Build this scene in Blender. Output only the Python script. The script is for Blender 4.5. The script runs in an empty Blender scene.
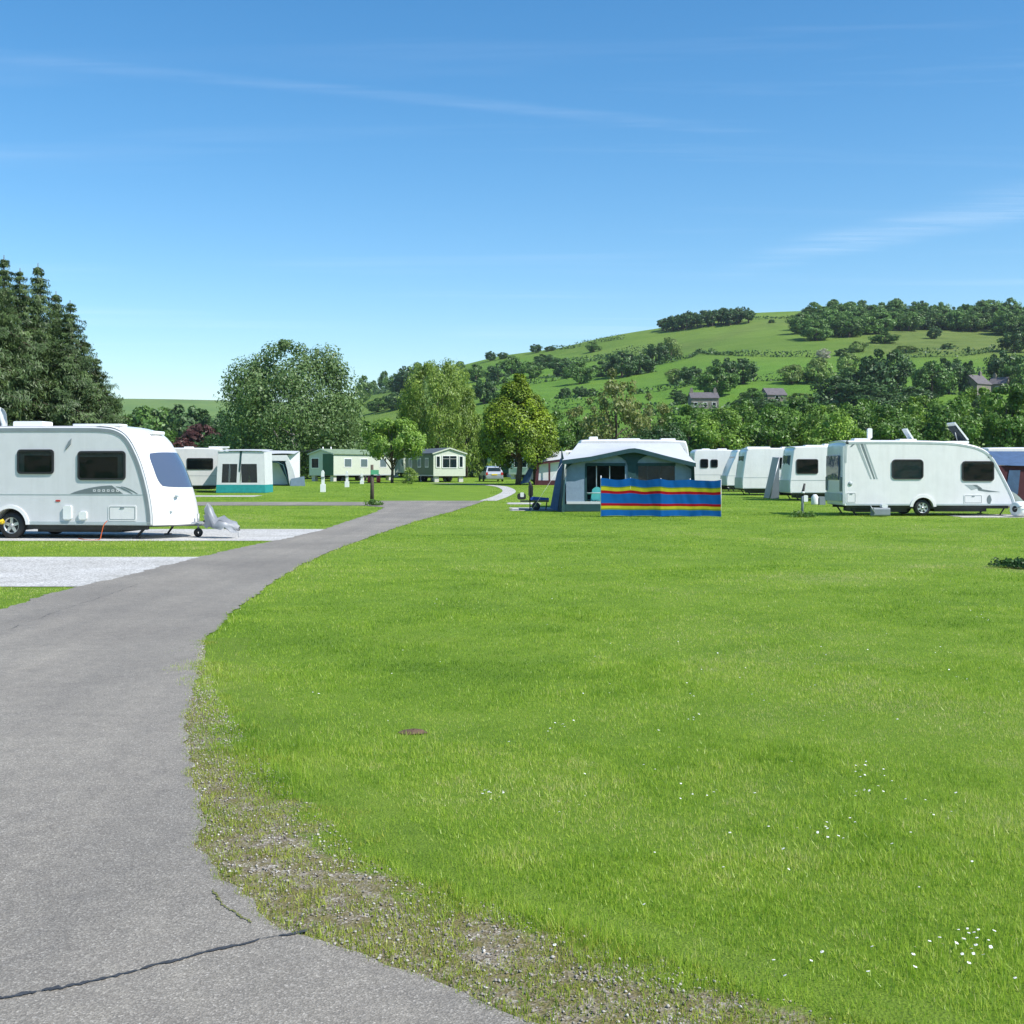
import bpy, math, random
import numpy as np
from math import radians as RAD, sin, cos, pi

SC = bpy.context.scene
COL = SC.collection
F, HZ, CH = 1200.0, 470.0, 1.6          # focal length in px, horizon row, eye height

# ------------------------------------------------------------------ noise / terrain
def vnoise(x, y, seed=0):
    x = np.asarray(x, dtype=np.float64); y = np.asarray(y, dtype=np.float64)
    xi = np.floor(x).astype(np.int64); yi = np.floor(y).astype(np.int64)
    fx = x - xi; fy = y - yi
    fx = fx*fx*(3-2*fx); fy = fy*fy*(3-2*fy)
    def h(a, b):
        n = (a*374761393 + b*668265263 + seed*144665) & 0x7fffffff
        n = ((n ^ (n >> 13))*1274126177) & 0x7fffffff
        return ((n ^ (n >> 16)) & 0xffff)/65535.0
    return (h(xi, yi)*(1-fx)+h(xi+1, yi)*fx)*(1-fy)+(h(xi, yi+1)*(1-fx)+h(xi+1, yi+1)*fx)*fy
def fbm(x, y, seed=0, o=3):
    s = 0; a = .5; t = 0
    for k in range(o):
        s = s+a*vnoise(x*2**k, y*2**k, seed+k); t += a; a *= .5
    return s/t

def gz(Y):
    return np.maximum(0.0, 0.008*(np.asarray(Y, dtype=float)-45.0))
SIL = [(-3000, 462), (-600, 455), (0, 446), (100, 440), (200, 432), (300, 413), (370, 396), (400, 386), (455, 367), (500, 356), (560, 348), (600, 339),
       (660, 329), (700, 320), (750, 313.5), (800, 311), (900, 311), (1024, 309), (1300, 318), (1700, 350), (4000, 420)]
HY0, HYR = 215.0, 700.0
def hz(X, Y):
    X = np.asarray(X, dtype=float); Y = np.asarray(Y, dtype=float)
    px = 512+F*X/np.maximum(Y, 1)
    e = (HZ-np.interp(px, [a for a, b in SIL], [b for a, b in SIL]))/F*HYR+CH
    g = gz(np.minimum(Y, 170))
    t = np.clip((Y-HY0)/(HYR-HY0), 0, 1)
    t = t*(.93+.07*t)
    z = g+(e-g)*t
    z = z+np.clip((Y-HY0)/150, 0, 1)*np.clip((HYR-Y)/200+.4, 0, 1)*(fbm(X/90, Y/90, 5)-.5)*7
    return z-np.maximum(0, Y-HYR-60)*.10
def gp(px, py):                                       # pixel on the flat site -> X, Y
    Y = 1920/(py-HZ) if py >= 512.7 else 1.96/((py-HZ)/F+.008)
    return ((px-512)*Y/F, Y)
def hp(px, py):                                       # pixel on the hillside -> X, Y, z
    u = (px-512)/F
    Y = np.linspace(172, HYR+40, 1500)
    z = hz(u*Y, Y)
    y = HZ+F*(CH-z)/Y
    k = np.argmax(y <= py) if (y <= py).any() else len(Y)-1
    return (u*Y[k], Y[k], float(z[k]))
def W(px, Y): return (px-512)*Y/F

# ------------------------------------------------------------------ materials
def nt(m):
    m.use_nodes = True
    n = m.node_tree; n.nodes.clear()
    return n
class G:
    def __init__(s, tree): s.t = tree
    def n(s, typ, ins=None, **kw):
        nd = s.t.nodes.new(typ)
        for k, v in kw.items(): setattr(nd, k, v)
        for k, v in (ins or {}).items():
            if isinstance(v, bpy.types.NodeSocket): s.t.links.new(v, nd.inputs[k])
            else: nd.inputs[k].default_value = v
        return nd
    def l(s, a, b): s.t.links.new(a, b)
def c4(c): return (c[0], c[1], c[2], 1)
def ramp(g, fac, stops, interp='LINEAR'):
    r = g.n('ShaderNodeValToRGB', {'Fac': fac}); e = r.color_ramp; e.interpolation = interp
    while len(e.elements) < len(stops): e.elements.new(.5)
    for el, (p, c) in zip(e.elements, stops): el.position = p; el.color = c4(c)
    return r.outputs['Color']
def mat(name, col, rough=.5, metal=0, var=.08, scale=3.0, bump=0.0, bscale=60.0, coat=0, spec=.5):
    m = bpy.data.materials.new(name); g = G(nt(m))
    tc = g.n('ShaderNodeTexCoord').outputs['Object']
    nz = g.n('ShaderNodeTexNoise', {'Vector': tc, 'Scale': scale, 'Detail': 6.0, 'Roughness': .65})
    lo = tuple(x*(1-var) for x in col); hi = tuple(min(1, x*(1+var)) for x in col)
    cl = ramp(g, nz.outputs['Fac'], [(.3, lo), (.7, hi)])
    p = g.n('ShaderNodeBsdfPrincipled', {'Base Color': cl, 'Roughness': rough, 'Metallic': metal, 'Coat Weight': coat, 'Specular IOR Level': spec})
    if bump:
        b = g.n('ShaderNodeTexNoise', {'Vector': tc, 'Scale': bscale, 'Detail': 3.0})
        bp = g.n('ShaderNodeBump', {'Height': b.outputs['Fac'], 'Strength': bump, 'Distance': .02})
        g.l(bp.outputs['Normal'], p.inputs['Normal'])
    o = g.n('ShaderNodeOutputMaterial', {'Surface': p.outputs[0]})
    return m
def glassmat(name, tint, ior=1.45, rough=.04, see=.5):
    m = bpy.data.materials.new(name); g = G(nt(m))
    tc = g.n('ShaderNodeTexCoord').outputs['Object']
    nz = g.n('ShaderNodeTexNoise', {'Vector': tc, 'Scale': 1.2})
    bp = g.n('ShaderNodeBump', {'Height': nz.outputs['Fac'], 'Strength': .12, 'Distance': .1})
    p = g.n('ShaderNodeBsdfPrincipled', {'Base Color': c4(tint), 'Roughness': rough, 'IOR': ior, 'Specular IOR Level': .5})
    g.l(bp.outputs['Normal'], p.inputs['Normal'])
    tr = g.n('ShaderNodeBsdfTransparent', {'Color': (.55, .64, .66, 1)})
    mx = g.n('ShaderNodeMixShader', {0: see, 1: p.outputs[0], 2: tr.outputs[0]})
    g.n('ShaderNodeOutputMaterial', {'Surface': mx.outputs[0]})
    return m
def leafmat(name, col, trans=.35, hue=(1, 1, 1), gloss=.04):
    m = bpy.data.materials.new(name); g = G(nt(m))
    at = g.n('ShaderNodeAttribute', attribute_name='tint').outputs['Fac']
    lo = tuple(x*.45 for x in col)
    hi = tuple(x*1.6*h for x, h in zip(col, hue))
    cl = ramp(g, at, [(0, lo), (.5, col), (1, hi)])
    d = g.n('ShaderNodeBsdfDiffuse', {'Color': cl})
    t = g.n('ShaderNodeBsdfTranslucent', {'Color': cl})
    mx = g.n('ShaderNodeMixShader', {0: trans, 1: d.outputs[0], 2: t.outputs[0]})
    gl = g.n('ShaderNodeBsdfGlossy', {'Color': (.8, .85, .8, 1), 'Roughness': .5})
    mx2 = g.n('ShaderNodeMixShader', {0: gloss, 1: mx.outputs[0], 2: gl.outputs[0]})
    g.n('ShaderNodeOutputMaterial', {'Surface': mx2.outputs[0]})
    return m

# ------------------------------------------------------------------ mesh helpers
def np_mesh(name, verts, faces, nper, mats, attr=None, smooth=False, matidx=None):
    """verts (N,3), faces flat index array of polygons with nper corners each"""
    me = bpy.data.meshes.new(name)
    verts = np.ascontiguousarray(verts, dtype=np.float32); faces = np.ascontiguousarray(faces, dtype=np.int32).ravel()
    nf = len(faces)//nper
    me.vertices.add(len(verts)); me.vertices.foreach_set('co', verts.ravel())
    me.loops.add(len(faces)); me.loops.foreach_set('vertex_index', faces)
    me.polygons.add(nf); me.polygons.foreach_set('loop_start', np.arange(nf, dtype=np.int32)*nper)
    if smooth: me.polygons.foreach_set('use_smooth', np.ones(nf, dtype=bool))
    if matidx is not None: me.polygons.foreach_set('material_index', np.asarray(matidx, dtype=np.int32))
    for k, a in (attr or {}).items():
        at = me.attributes.new(k, 'FLOAT', 'POINT'); at.data.foreach_set('value', np.ascontiguousarray(a, dtype=np.float32))
    for m in mats: me.materials.append(m)
    me.update(calc_edges=True)
    return me
def link(name, me, parent=None, loc=None, rz=0):
    o = bpy.data.objects.new(name, me); COL.objects.link(o)
    if parent: o.parent = parent
    if loc is not None: o.location = loc
    if rz: o.rotation_euler = (0, 0, rz)
    return o
def tag(o, label=None, cat=None, group=None, kind=None):
    if label: o['label'] = label
    if cat: o['category'] = cat
    if group: o['group'] = group
    if kind: o['kind'] = kind
    return o
def thing(name, label, cat, loc=(0, 0, 0), rz=0, group=None):
    o = bpy.data.objects.new(name, None); COL.objects.link(o); o.empty_display_size = .3
    o.location = loc; o.rotation_euler = (0, 0, rz)
    return tag(o, label, cat, group)

class MB:
    def __init__(s): s.v = []; s.f = []; s.sm = []
    def add(s, vs, fs, smooth=False):
        b = len(s.v); s.v += [tuple(map(float, v)) for v in vs]
        for f in fs: s.f.append(tuple(b+i for i in f)); s.sm.append(smooth)
        return s
    def box(s, x0, x1, y0, y1, z0, z1):
        vs = [(x, y, z) for z in (z0, z1) for y in (y0, y1) for x in (x0, x1)]
        return s.add(vs, [(0, 2, 3, 1), (4, 5, 7, 6), (0, 1, 5, 4), (2, 6, 7, 3), (0, 4, 6, 2), (1, 3, 7, 5)])
    def rbox(s, x0, x1, y0, y1, z0, z1, r=.02):         # box with chamfered vertical/side edges: rounded rect in xz extruded along y
        return s.prism_y(rrect(x0, x1, z0, z1, r), y0, y1)
    def prism_y(s, poly, y0, y1, smooth=False):         # poly in (x,z)
        n = len(poly)
        s.add([(x, y0, z) for x, z in poly], [tuple(range(n))])
        s.add([(x, y1, z) for x, z in poly], [tuple(range(n-1, -1, -1))])
        vs = [(x, y0, z) for x, z in poly]+[(x, y1, z) for x, z in poly]
        return s.add(vs, [(i, i+n, (i+1) % n+n, (i+1) % n) for i in range(n)], smooth)
    def prism_x(s, poly, x0, x1, smooth=False):         # poly in (y,z)
        n = len(poly)
        s.add([(x0, y, z) for y, z in poly], [tuple(range(n))])
        s.add([(x1, y, z) for y, z in poly], [tuple(range(n-1, -1, -1))])
        vs = [(x0, y, z) for y, z in poly]+[(x1, y, z) for y, z in poly]
        return s.add(vs, [(i, i+n, (i+1) % n+n, (i+1) % n) for i in range(n)], smooth)
    def prism_z(s, poly, z0, z1):
        n = len(poly)
        s.add([(x, y, z0) for x, y in poly], [tuple(range(n))])
        s.add([(x, y, z1) for x, y in poly], [tuple(range(n-1, -1, -1))])
        vs = [(x, y, z0) for x, y in poly]+[(x, y, z1) for x, y in poly]
        return s.add(vs, [(i, i+n, (i+1) % n+n, (i+1) % n) for i in range(n)])
    def tube(s, pts, rad, n=8, cap=True):
        pts = [np.array(p, dtype=float) for p in pts]
        if not hasattr(rad, '__len__'): rad = [rad]*len(pts)
        vs = []; prev = None
        for i, p in enumerate(pts):
            d = pts[min(i+1, len(pts)-1)]-pts[max(i-1, 0)]; d = d/(np.linalg.norm(d)+1e-9)
            a = np.array((0, 0, 1.0)) if abs(d[2]) < .9 else np.array((1.0, 0, 0))
            if prev is not None: a = prev
            u = np.cross(d, a); u /= np.linalg.norm(u)+1e-9
            w = np.cross(u, d); prev = w
            for k in range(n):
                t = 2*pi*k/n
                vs.append(p+rad[i]*(cos(t)*u+sin(t)*w))
        fs = [(i*n+k, i*n+(k+1) % n, (i+1)*n+(k+1) % n, (i+1)*n+k) for i in range(len(pts)-1) for k in range(n)]
        if cap: fs += [tuple(range(n-1, -1, -1)), tuple((len(pts)-1)*n+k for k in range(n))]
        return s.add(vs, fs, True)
    def bar(s, a, b, w, h=None):                        # square bar
        return s.tube([a, b], (w/2)*1.2, 4)
    def lathe_y(s, prof, cx, cy, cz, n=24, smooth=True):  # prof (r, y) around the y axis
        vs = [(cx+r*cos(2*pi*k/n), cy+y, cz+r*sin(2*pi*k/n)) for r, y in prof for k in range(n)]
        fs = [(i*n+k, i*n+(k+1) % n, (i+1)*n+(k+1) % n, (i+1)*n+k) for i in range(len(prof)-1) for k in range(n)]
        return s.add(vs, fs, smooth)
    def lathe_z(s, prof, cx, cy, n=20, smooth=True):
        vs = [(cx+r*cos(2*pi*k/n), cy+r*sin(2*pi*k/n), z) for r, z in prof for k in range(n)]
        fs = [(i*n+k, i*n+(k+1) % n, (i+1)*n+(k+1) % n, (i+1)*n+k) for i in range(len(prof)-1) for k in range(n)]
        return s.add(vs, fs, smooth)
    def ring_y(s, outer, inner, y0, y1):                # frame between two (x,z) outlines of equal length
        n = len(outer)
        vs = [(x, y0, z) for x, z in outer]+[(x, y0, z) for x, z in inner]+[(x, y1, z) for x, z in outer]+[(x, y1, z) for x, z in inner]
        fs = []
        for i in range(n):
            j = (i+1) % n
            fs += [(i, j, n+j, n+i), (2*n+i, 3*n+i, 3*n+j, 2*n+j), (i, 2*n+i, 2*n+j, j), (n+i, n+j, 3*n+j, 3*n+i)]
        return s.add(vs, fs)
    def grid(s, P, smooth=True, closed=False):          # P[i][j] points
        ni, nj = len(P), len(P[0])
        fs = [(i*nj+j, i*nj+(j+1) % nj, (i+1)*nj+(j+1) % nj, (i+1)*nj+j) for i in range(ni-1) for j in range(nj if closed else nj-1)]
        return s.add([p for r in P for p in r], fs, smooth)
    def slab(s, P, d, smooth=True):                     # grid with thickness d (vector)
        d = np.array(d)
        s.grid(P, smooth)
        Q = [[np.array(p)+d for p in r] for r in P]
        s.grid(Q, smooth)
        ed = lambda A: list(A[0])+[r[-1] for r in A[1:]]+list(A[-1][::-1][1:])+[r[0] for r in A[::-1][1:-1]]
        a, b = ed(P), ed(Q); n = len(a)
        return s.add(a+b, [(i, (i+1) % n, n+(i+1) % n, n+i) for i in range(n)])
    def mesh(s, name, m):
        me = bpy.data.meshes.new(name); me.from_pydata(s.v, [], s.f)
        me.polygons.foreach_set('use_smooth', s.sm)
        for x in (m if isinstance(m, (list, tuple)) else [m]): me.materials.append(x)
        me.update(); return me
    def build(s, name, m, parent=None, loc=None):
        return link(name, s.mesh(name, m), parent, loc)
def rrect(x0, x1, z0, z1, r, n=4):
    r = min(r, (x1-x0)/2-.001, (z1-z0)/2-.001); out = []
    for cx, cz, a0 in ((x1-r, z1-r, 0), (x0+r, z1-r, 90), (x0+r, z0+r, 180), (x1-r, z0+r, 270)):
        for k in range(n+1):
            a = RAD(a0+90*k/n); out.append((cx+r*cos(a), cz+r*sin(a)))
    return out
def smoothline(pts, n=4):                               # Catmull-Rom
    pts = [np.array(p, dtype=float) for p in pts]; out = []
    for i in range(len(pts)-1):
        p0, p1, p2, p3 = pts[max(i-1, 0)], pts[i], pts[i+1], pts[min(i+2, len(pts)-1)]
        for k in range(n):
            t = k/n
            out.append(tuple(.5*((2*p1)+(-p0+p2)*t+(2*p0-5*p1+4*p2-p3)*t*t+(-p0+3*p1-3*p2+p3)*t**3)))
    out.append(tuple(pts[-1])); return out

M = {}
M['white'] = mat('caravan_white', (.79, .77, .775), .3, var=.04, coat=.3)
M['silver'] = mat('caravan_pale_grey', (.66, .655, .675), .35, var=.04, coat=.2)
M['offwhite'] = mat('offwhite_panel', (.74, .75, .74), .4, var=.06)
M['trim'] = mat('grey_trim', (.22, .25, .27), .4, var=.1)
M['trimpale'] = mat('pale_trim', (.42, .47, .48), .4, var=.1)
M['black'] = mat('black_rubber', (.018, .018, .02), .6, var=.2, bump=.1)
M['dark'] = mat('dark_metal', (.035, .037, .04), .55, var=.3)
M['galv'] = mat('galvanised_steel', (.42, .44, .45), .45, metal=.6, var=.2)
M['alloy'] = mat('alloy', (.55, .56, .58), .35, metal=.7, var=.1)
M['dim_backing'] = mat('dim_interior', (.035, .045, .05), .8, var=.5, scale=4)  # dark colour carries the dimness behind panes and openings
M['blind'] = mat('pale_blind', (.42, .43, .42), .8, var=.2, scale=8)
M['glass'] = glassmat('smoked_window', (.008, .013, .015), see=.72)
M['glassblue'] = glassmat('blue_tinted_window', (.085, .115, .185), see=.08, ior=1.6)
M['decal'] = mat('grey_decal', (.16, .19, .2), .4, var=.1)
M['decalpale'] = mat('pale_decal', (.36, .40, .41), .4, var=.1)
M['red'] = mat('red_plastic', (.45, .03, .02), .35)
M['orange'] = mat('orange_cable', (.55, .10, .02), .5)
M['yellow'] = mat('yellow_paint', (.7, .5, .02), .4)
M['silverfab'] = mat('silver_fabric', (.27, .285, .31), .5, metal=.1, var=.15, bump=.3, bscale=12)

def grime(m, amt):
    g = G(m.node_tree); p = next(n for n in m.node_tree.nodes if n.type == 'BSDF_PRINCIPLED')
    src = p.inputs['Base Color'].links[0].from_socket
    tc = g.n('ShaderNodeTexCoord').outputs['Object']
    mp = g.n('ShaderNodeMapping', {'Vector': tc, 'Scale': (5.0, 5.0, .35)})
    nz = g.n('ShaderNodeTexNoise', {'Vector': mp.outputs[0], 'Scale': 1.0, 'Detail': 6.0, 'Roughness': .7})
    k = ramp(g, nz.outputs['Fac'], [(.45, (0, 0, 0)), (.85, (amt, amt, amt))])
    mx = g.n('ShaderNodeMix', {0: k, 6: src, 7: (.22, .21, .17, 1)}, data_type='RGBA')
    g.l(mx.outputs[2], p.inputs['Base Color'])
for k_ in ('white', 'silver'): grime(M[k_], .14)
# ------------------------------------------------------------------ camera, sun, sky
cam = bpy.data.cameras.new('camera'); co = bpy.data.objects.new('camera', cam); COL.objects.link(co)
cam.sensor_width = 36; cam.lens = 36*F/1024; cam.shift_y = (HZ-512)/1024
cam.clip_start = .1; cam.clip_end = 20000
co.location = (0, 0, CH); co.rotation_euler = (RAD(90), 0, 0)
SC.camera = co
SUN_EL, SUN_AZ = 49.0, 122.0                            # azimuth clockwise from +Y (the view direction)
sd = (cos(RAD(SUN_EL))*sin(RAD(SUN_AZ)), cos(RAD(SUN_EL))*cos(RAD(SUN_AZ)), sin(RAD(SUN_EL)))
sl = bpy.data.lights.new('sun', 'SUN'); sl.energy = 4.3; sl.angle = RAD(.53); sl.color = (1, .955, .88)
so = bpy.data.objects.new('sun', sl); COL.objects.link(so)
from mathutils import Vector
so.rotation_euler = (-Vector(sd)).to_track_quat('-Z', 'Y').to_euler(); so.location = (60, -30, 80)
wd = bpy.data.worlds.new('World'); SC.world = wd
g = G(nt(wd))
sky = g.n('ShaderNodeTexSky', sky_type='NISHITA', sun_disc=False, sun_elevation=RAD(SUN_EL), sun_rotation=RAD(SUN_AZ), air_density=1.0, dust_density=.2, ozone_density=2.2, altitude=150)
tc = g.n('ShaderNodeTexCoord').outputs['Generated']
sep = g.n('ShaderNodeSeparateXYZ', {0: tc})
# thin cirrus, laid out on a flat layer high above the ground: direction / height
hh = g.n('ShaderNodeMath', {0: sep.outputs['Z'], 1: .06}, operation='MAXIMUM').outputs[0]
cu = g.n('ShaderNodeMath', {0: sep.outputs['X'], 1: hh}, operation='DIVIDE').outputs[0]
cv = g.n('ShaderNodeMath', {0: sep.outputs['Y'], 1: hh}, operation='DIVIDE').outputs[0]
cv3 = g.n('ShaderNodeCombineXYZ', {0: cu, 1: cv, 2: 0.0}).outputs[0]
rot = g.n('ShaderNodeMapping', {'Vector': cv3, 'Rotation': (0, 0, RAD(-14)), 'Scale': (.22, 1.5, 1)})
n1 = g.n('ShaderNodeTexNoise', {'Vector': rot.outputs[0], 'Scale': 1.0, 'Detail': 7.0, 'Roughness': .58, 'Distortion': .4})
s1 = ramp(g, n1.outputs['Fac'], [(.50, (0, 0, 0)), (.78, (.55, .55, .55))])
n2 = g.n('ShaderNodeTexNoise', {'Vector': cv3, 'Scale': .35, 'Detail': 2.0})
s2 = ramp(g, n2.outputs['Fac'], [(.40, (0, 0, 0)), (.65, (1, 1, 1))])
cl = g.n('ShaderNodeMath', {0: s1, 1: s2}, operation='MULTIPLY').outputs[0]
# one long thin vapour trail and one brighter wisp low on the right
def band(a, b, c, w, lo, hi, strength):                # line a*u+b*v=c on the cirrus layer, width w, between u=lo..hi
    d0 = g.n('ShaderNodeMath', {0: cu, 1: a}, operation='MULTIPLY').outputs[0]
    d1 = g.n('ShaderNodeMath', {0: cv, 1: b, 2: d0}, operation='MULTIPLY_ADD').outputs[0]
    wob = g.n('ShaderNodeMath', {0: n1.outputs['Fac'], 1: w*1.6, 2: d1}, operation='MULTIPLY_ADD').outputs[0]
    d2 = g.n('ShaderNodeMath', {0: wob, 1: c+w*.8}, operation='SUBTRACT').outputs[0]
    d3 = g.n('ShaderNodeMath', {0: d2}, operation='ABSOLUTE').outputs[0]
    m1 = g.n('ShaderNodeMapRange', {0: d3, 1: w, 2: 0.0, 3: 0.0, 4: 1.0}, interpolation_type='SMOOTHERSTEP').outputs[0]
    m2 = g.n('ShaderNodeMapRange', {0: cu, 1: lo, 2: lo+.5, 3: 0.0, 4: 1.0}, interpolation_type='SMOOTHSTEP').outputs[0]
    m3 = g.n('ShaderNodeMapRange', {0: cu, 1: hi-.6, 2: hi, 3: 1.0, 4: 0.0}, interpolation_type='SMOOTHSTEP').outputs[0]
    k = g.n('ShaderNodeMath', {0: m1, 1: m2}, operation='MULTIPLY').outputs[0]
    k = g.n('ShaderNodeMath', {0: k, 1: m3}, operation='MULTIPLY').outputs[0]
    return g.n('ShaderNodeMath', {0: k, 1: strength}, operation='MULTIPLY').outputs[0]
def uv(px, py): return ((px-512)/(HZ-py), F/(HZ-py))
def line(p, q):
    (u0, v0), (u1, v1) = uv(*p), uv(*q)
    a, b = v1-v0, u0-u1; L = math.hypot(a, b)
    return a/L, b/L, (a*u0+b*v0)/L
a, b, c = line((60, 62), (800, 138))
t1 = band(a, b, c, .085, -1.9, 1.0, .062)
a, b, c = line((790, 252), (1024, 205))
t2 = band(a, b, c, .40, .95, 3.4, .17)
sm = g.n('ShaderNodeMath', {0: t1, 1: t2}, operation='ADD').outputs[0]
rot2 = g.n('ShaderNodeMapping', {'Vector': cv3, 'Rotation': (0, 0, RAD(24)), 'Scale': (1.1, 9.0, 1)})
n3 = g.n('ShaderNodeTexNoise', {'Vector': rot2.outputs[0], 'Scale': 1.0, 'Detail': 8.0, 'Roughness': .7, 'Distortion': .8})
s3 = ramp(g, n3.outputs['Fac'], [(.36, (.05, .05, .05)), (.68, (1, 1, 1))])
sm = g.n('ShaderNodeMath', {0: sm, 1: s3}, operation='MULTIPLY').outputs[0]
cl = g.n('ShaderNodeMath', {0: cl, 1: .42, 2: sm}, operation='MULTIPLY_ADD', use_clamp=True).outputs[0]
up = g.n('ShaderNodeMapRange', {0: sep.outputs['Z'], 1: .03, 2: .12}).outputs[0]
cl = g.n('ShaderNodeMath', {0: cl, 1: up}, operation='MULTIPLY').outputs[0]
hs = g.n('ShaderNodeHueSaturation', {'Color': sky.outputs[0], 'Saturation': 1.34, 'Hue': .496})
mx = g.n('ShaderNodeMix', {0: cl, 6: hs.outputs[0], 7: (7.4, 7.9, 8.4, 1)}, data_type='RGBA')
bg = g.n('ShaderNodeBackground', {'Color': mx.outputs[2], 'Strength': .125})
g.n('ShaderNodeOutputWorld', {'Surface': bg.outputs[0]})
vs = SC.view_settings; vs.view_transform = 'Standard'; vs.look = 'None'; vs.exposure = .5; vs.gamma = 1
SC.cycles.max_bounces = 6; SC.cycles.transparent_max_bounces = 12; SC.cycles.use_denoising = True
try: SC.cycles.denoiser = 'OPENIMAGEDENOISE'
except Exception: pass

# ------------------------------------------------------------------ ground materials
def ground_material(name, lawn=True):
    m = bpy.data.materials.new(name); g = G(nt(m))
    tc = g.n('ShaderNodeTexCoord').outputs['Object']
    big = g.n('ShaderNodeTexNoise', {'Vector': tc, 'Scale': .035 if lawn else .012, 'Detail': 4.0})
    mid = g.n('ShaderNodeTexNoise', {'Vector': tc, 'Scale': .6 if lawn else .08, 'Detail': 6.0, 'Roughness': .7})
    fine = g.n('ShaderNodeTexNoise', {'Vector': tc, 'Scale': 28.0 if lawn else 1.2, 'Detail': 6.0, 'Roughness': .8})
    if lawn:
        c1 = ramp(g, mid.outputs['Fac'], [(.3, (.125, .225, .022)), (.55, (.18, .295, .030)), (.75, (.235, .325, .048))])
    else:
        c0 = ramp(g, big.outputs['Fac'], [(.38, (.11, .20, .03)), (.5, (.165, .26, .042)), (.62, (.18, .275, .05))])
        c1 = ramp(g, mid.outputs['Fac'], [(.25, (.07, .12, .026)), (.42, (.135, .23, .036)), (.72, (.20, .28, .06))])
        mm = g.n('ShaderNodeMix', {0: .5, 6: c0, 7: c1}, data_type='RGBA'); c1 = mm.outputs[2]
        at = g.n('ShaderNodeAttribute', attribute_name='rough').outputs['Fac']
        c2 = ramp(g, mid.outputs['Fac'], [(.3, (.09, .12, .035)), (.5, (.15, .205, .050)), (.7, (.205, .24, .075))])
        mm = g.n('ShaderNodeMix', {0: at, 6: c1, 7: c2}, data_type='RGBA'); c1 = mm.outputs[2]
        at = g.n('ShaderNodeAttribute', attribute_name='lush').outputs['Fac']
        c2 = ramp(g, mid.outputs['Fac'], [(.3, (.095, .22, .026)), (.7, (.155, .30, .036))])
        mm = g.n('ShaderNodeMix', {0: at, 6: c1, 7: c2}, data_type='RGBA'); c1 = mm.outputs[2]
    v = ramp(g, fine.outputs['Fac'], [(.3, (.62, .66, .6)), (.7, (1.2, 1.15, 1.1))])
    mm = g.n('ShaderNodeMix', {0: .8, 6: c1, 7: v}, data_type='RGBA', blend_type='MULTIPLY')
    p = g.n('ShaderNodeBsdfPrincipled', {'Base Color': mm.outputs[2], 'Roughness': .9, 'Specular IOR Level': .15})
    bp = g.n('ShaderNodeBump', {'Height': fine.outputs['Fac'], 'Strength': .7, 'Distance': .05 if lawn else .8})
    g.l(bp.outputs['Normal'], p.inputs['Normal'])
    g.n('ShaderNodeOutputMaterial', {'Surface': p.outputs[0]})
    return m
M['lawn'] = ground_material('lawn_ground')
M['pasture'] = ground_material('hill_pasture', False)
def asphalt_material():
    m = bpy.data.materials.new('old_asphalt'); g = G(nt(m))
    tc = g.n('ShaderNodeTexCoord').outputs['Object']
    vo = g.n('ShaderNodeTexVoronoi', {'Vector': tc, 'Scale': 165.0})
    sp = g.n('ShaderNodeSeparateColor', {0: vo.outputs['Color']})
    agg = ramp(g, sp.outputs[0], [(0, (.178, .163, .140)), (.45, (.236, .217, .187)), (.8, (.287, .264, .228)), (.97, (.365, .34, .298)), (1, (.465, .435, .385))])
    big = g.n('ShaderNodeTexNoise', {'Vector': tc, 'Scale': .35, 'Detail': 5.0, 'Roughness': .6, 'Distortion': .3})
    mp = g.n('ShaderNodeMapping', {'Vector': tc, 'Scale': (1.6, .12, 1)})
    st = g.n('ShaderNodeTexNoise', {'Vector': mp.outputs[0], 'Scale': 1.1, 'Detail': 3.0})
    md = g.n('ShaderNodeTexNoise', {'Vector': tc, 'Scale': 7.0, 'Detail': 5.0, 'Roughness': .7})
    t1 = ramp(g, big.outputs['Fac'], [(.3, (.80, .79, .79)), (.7, (1.14, 1.13, 1.11))])
    t2 = ramp(g, st.outputs['Fac'], [(.3, (.90, .90, .90)), (.7, (1.1, 1.09, 1.07))])
    t3 = ramp(g, md.outputs['Fac'], [(.3, (.86, .86, .87)), (.7, (1.1, 1.1, 1.09))])
    x = agg
    for t in (t1, t2, t3):
        x = g.n('ShaderNodeMix', {0: 1.0, 6: x, 7: t}, data_type='RGBA', blend_type='MULTIPLY').outputs[2]
    p = g.n('ShaderNodeBsdfPrincipled', {'Base Color': x, 'Roughness': .82, 'Specular IOR Level': .35})
    bp = g.n('ShaderNodeBump', {'Height': vo.outputs['Distance'], 'Strength': .5, 'Distance': .004})
    bp2 = g.n('ShaderNodeBump', {'Height': md.outputs['Fac'], 'Strength': .25, 'Distance': .02, 'Normal': bp.outputs['Normal']})
    g.l(bp2.outputs['Normal'], p.inputs['Normal'])
    g.n('ShaderNodeOutputMaterial', {'Surface': p.outputs[0]})
    return m
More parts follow.
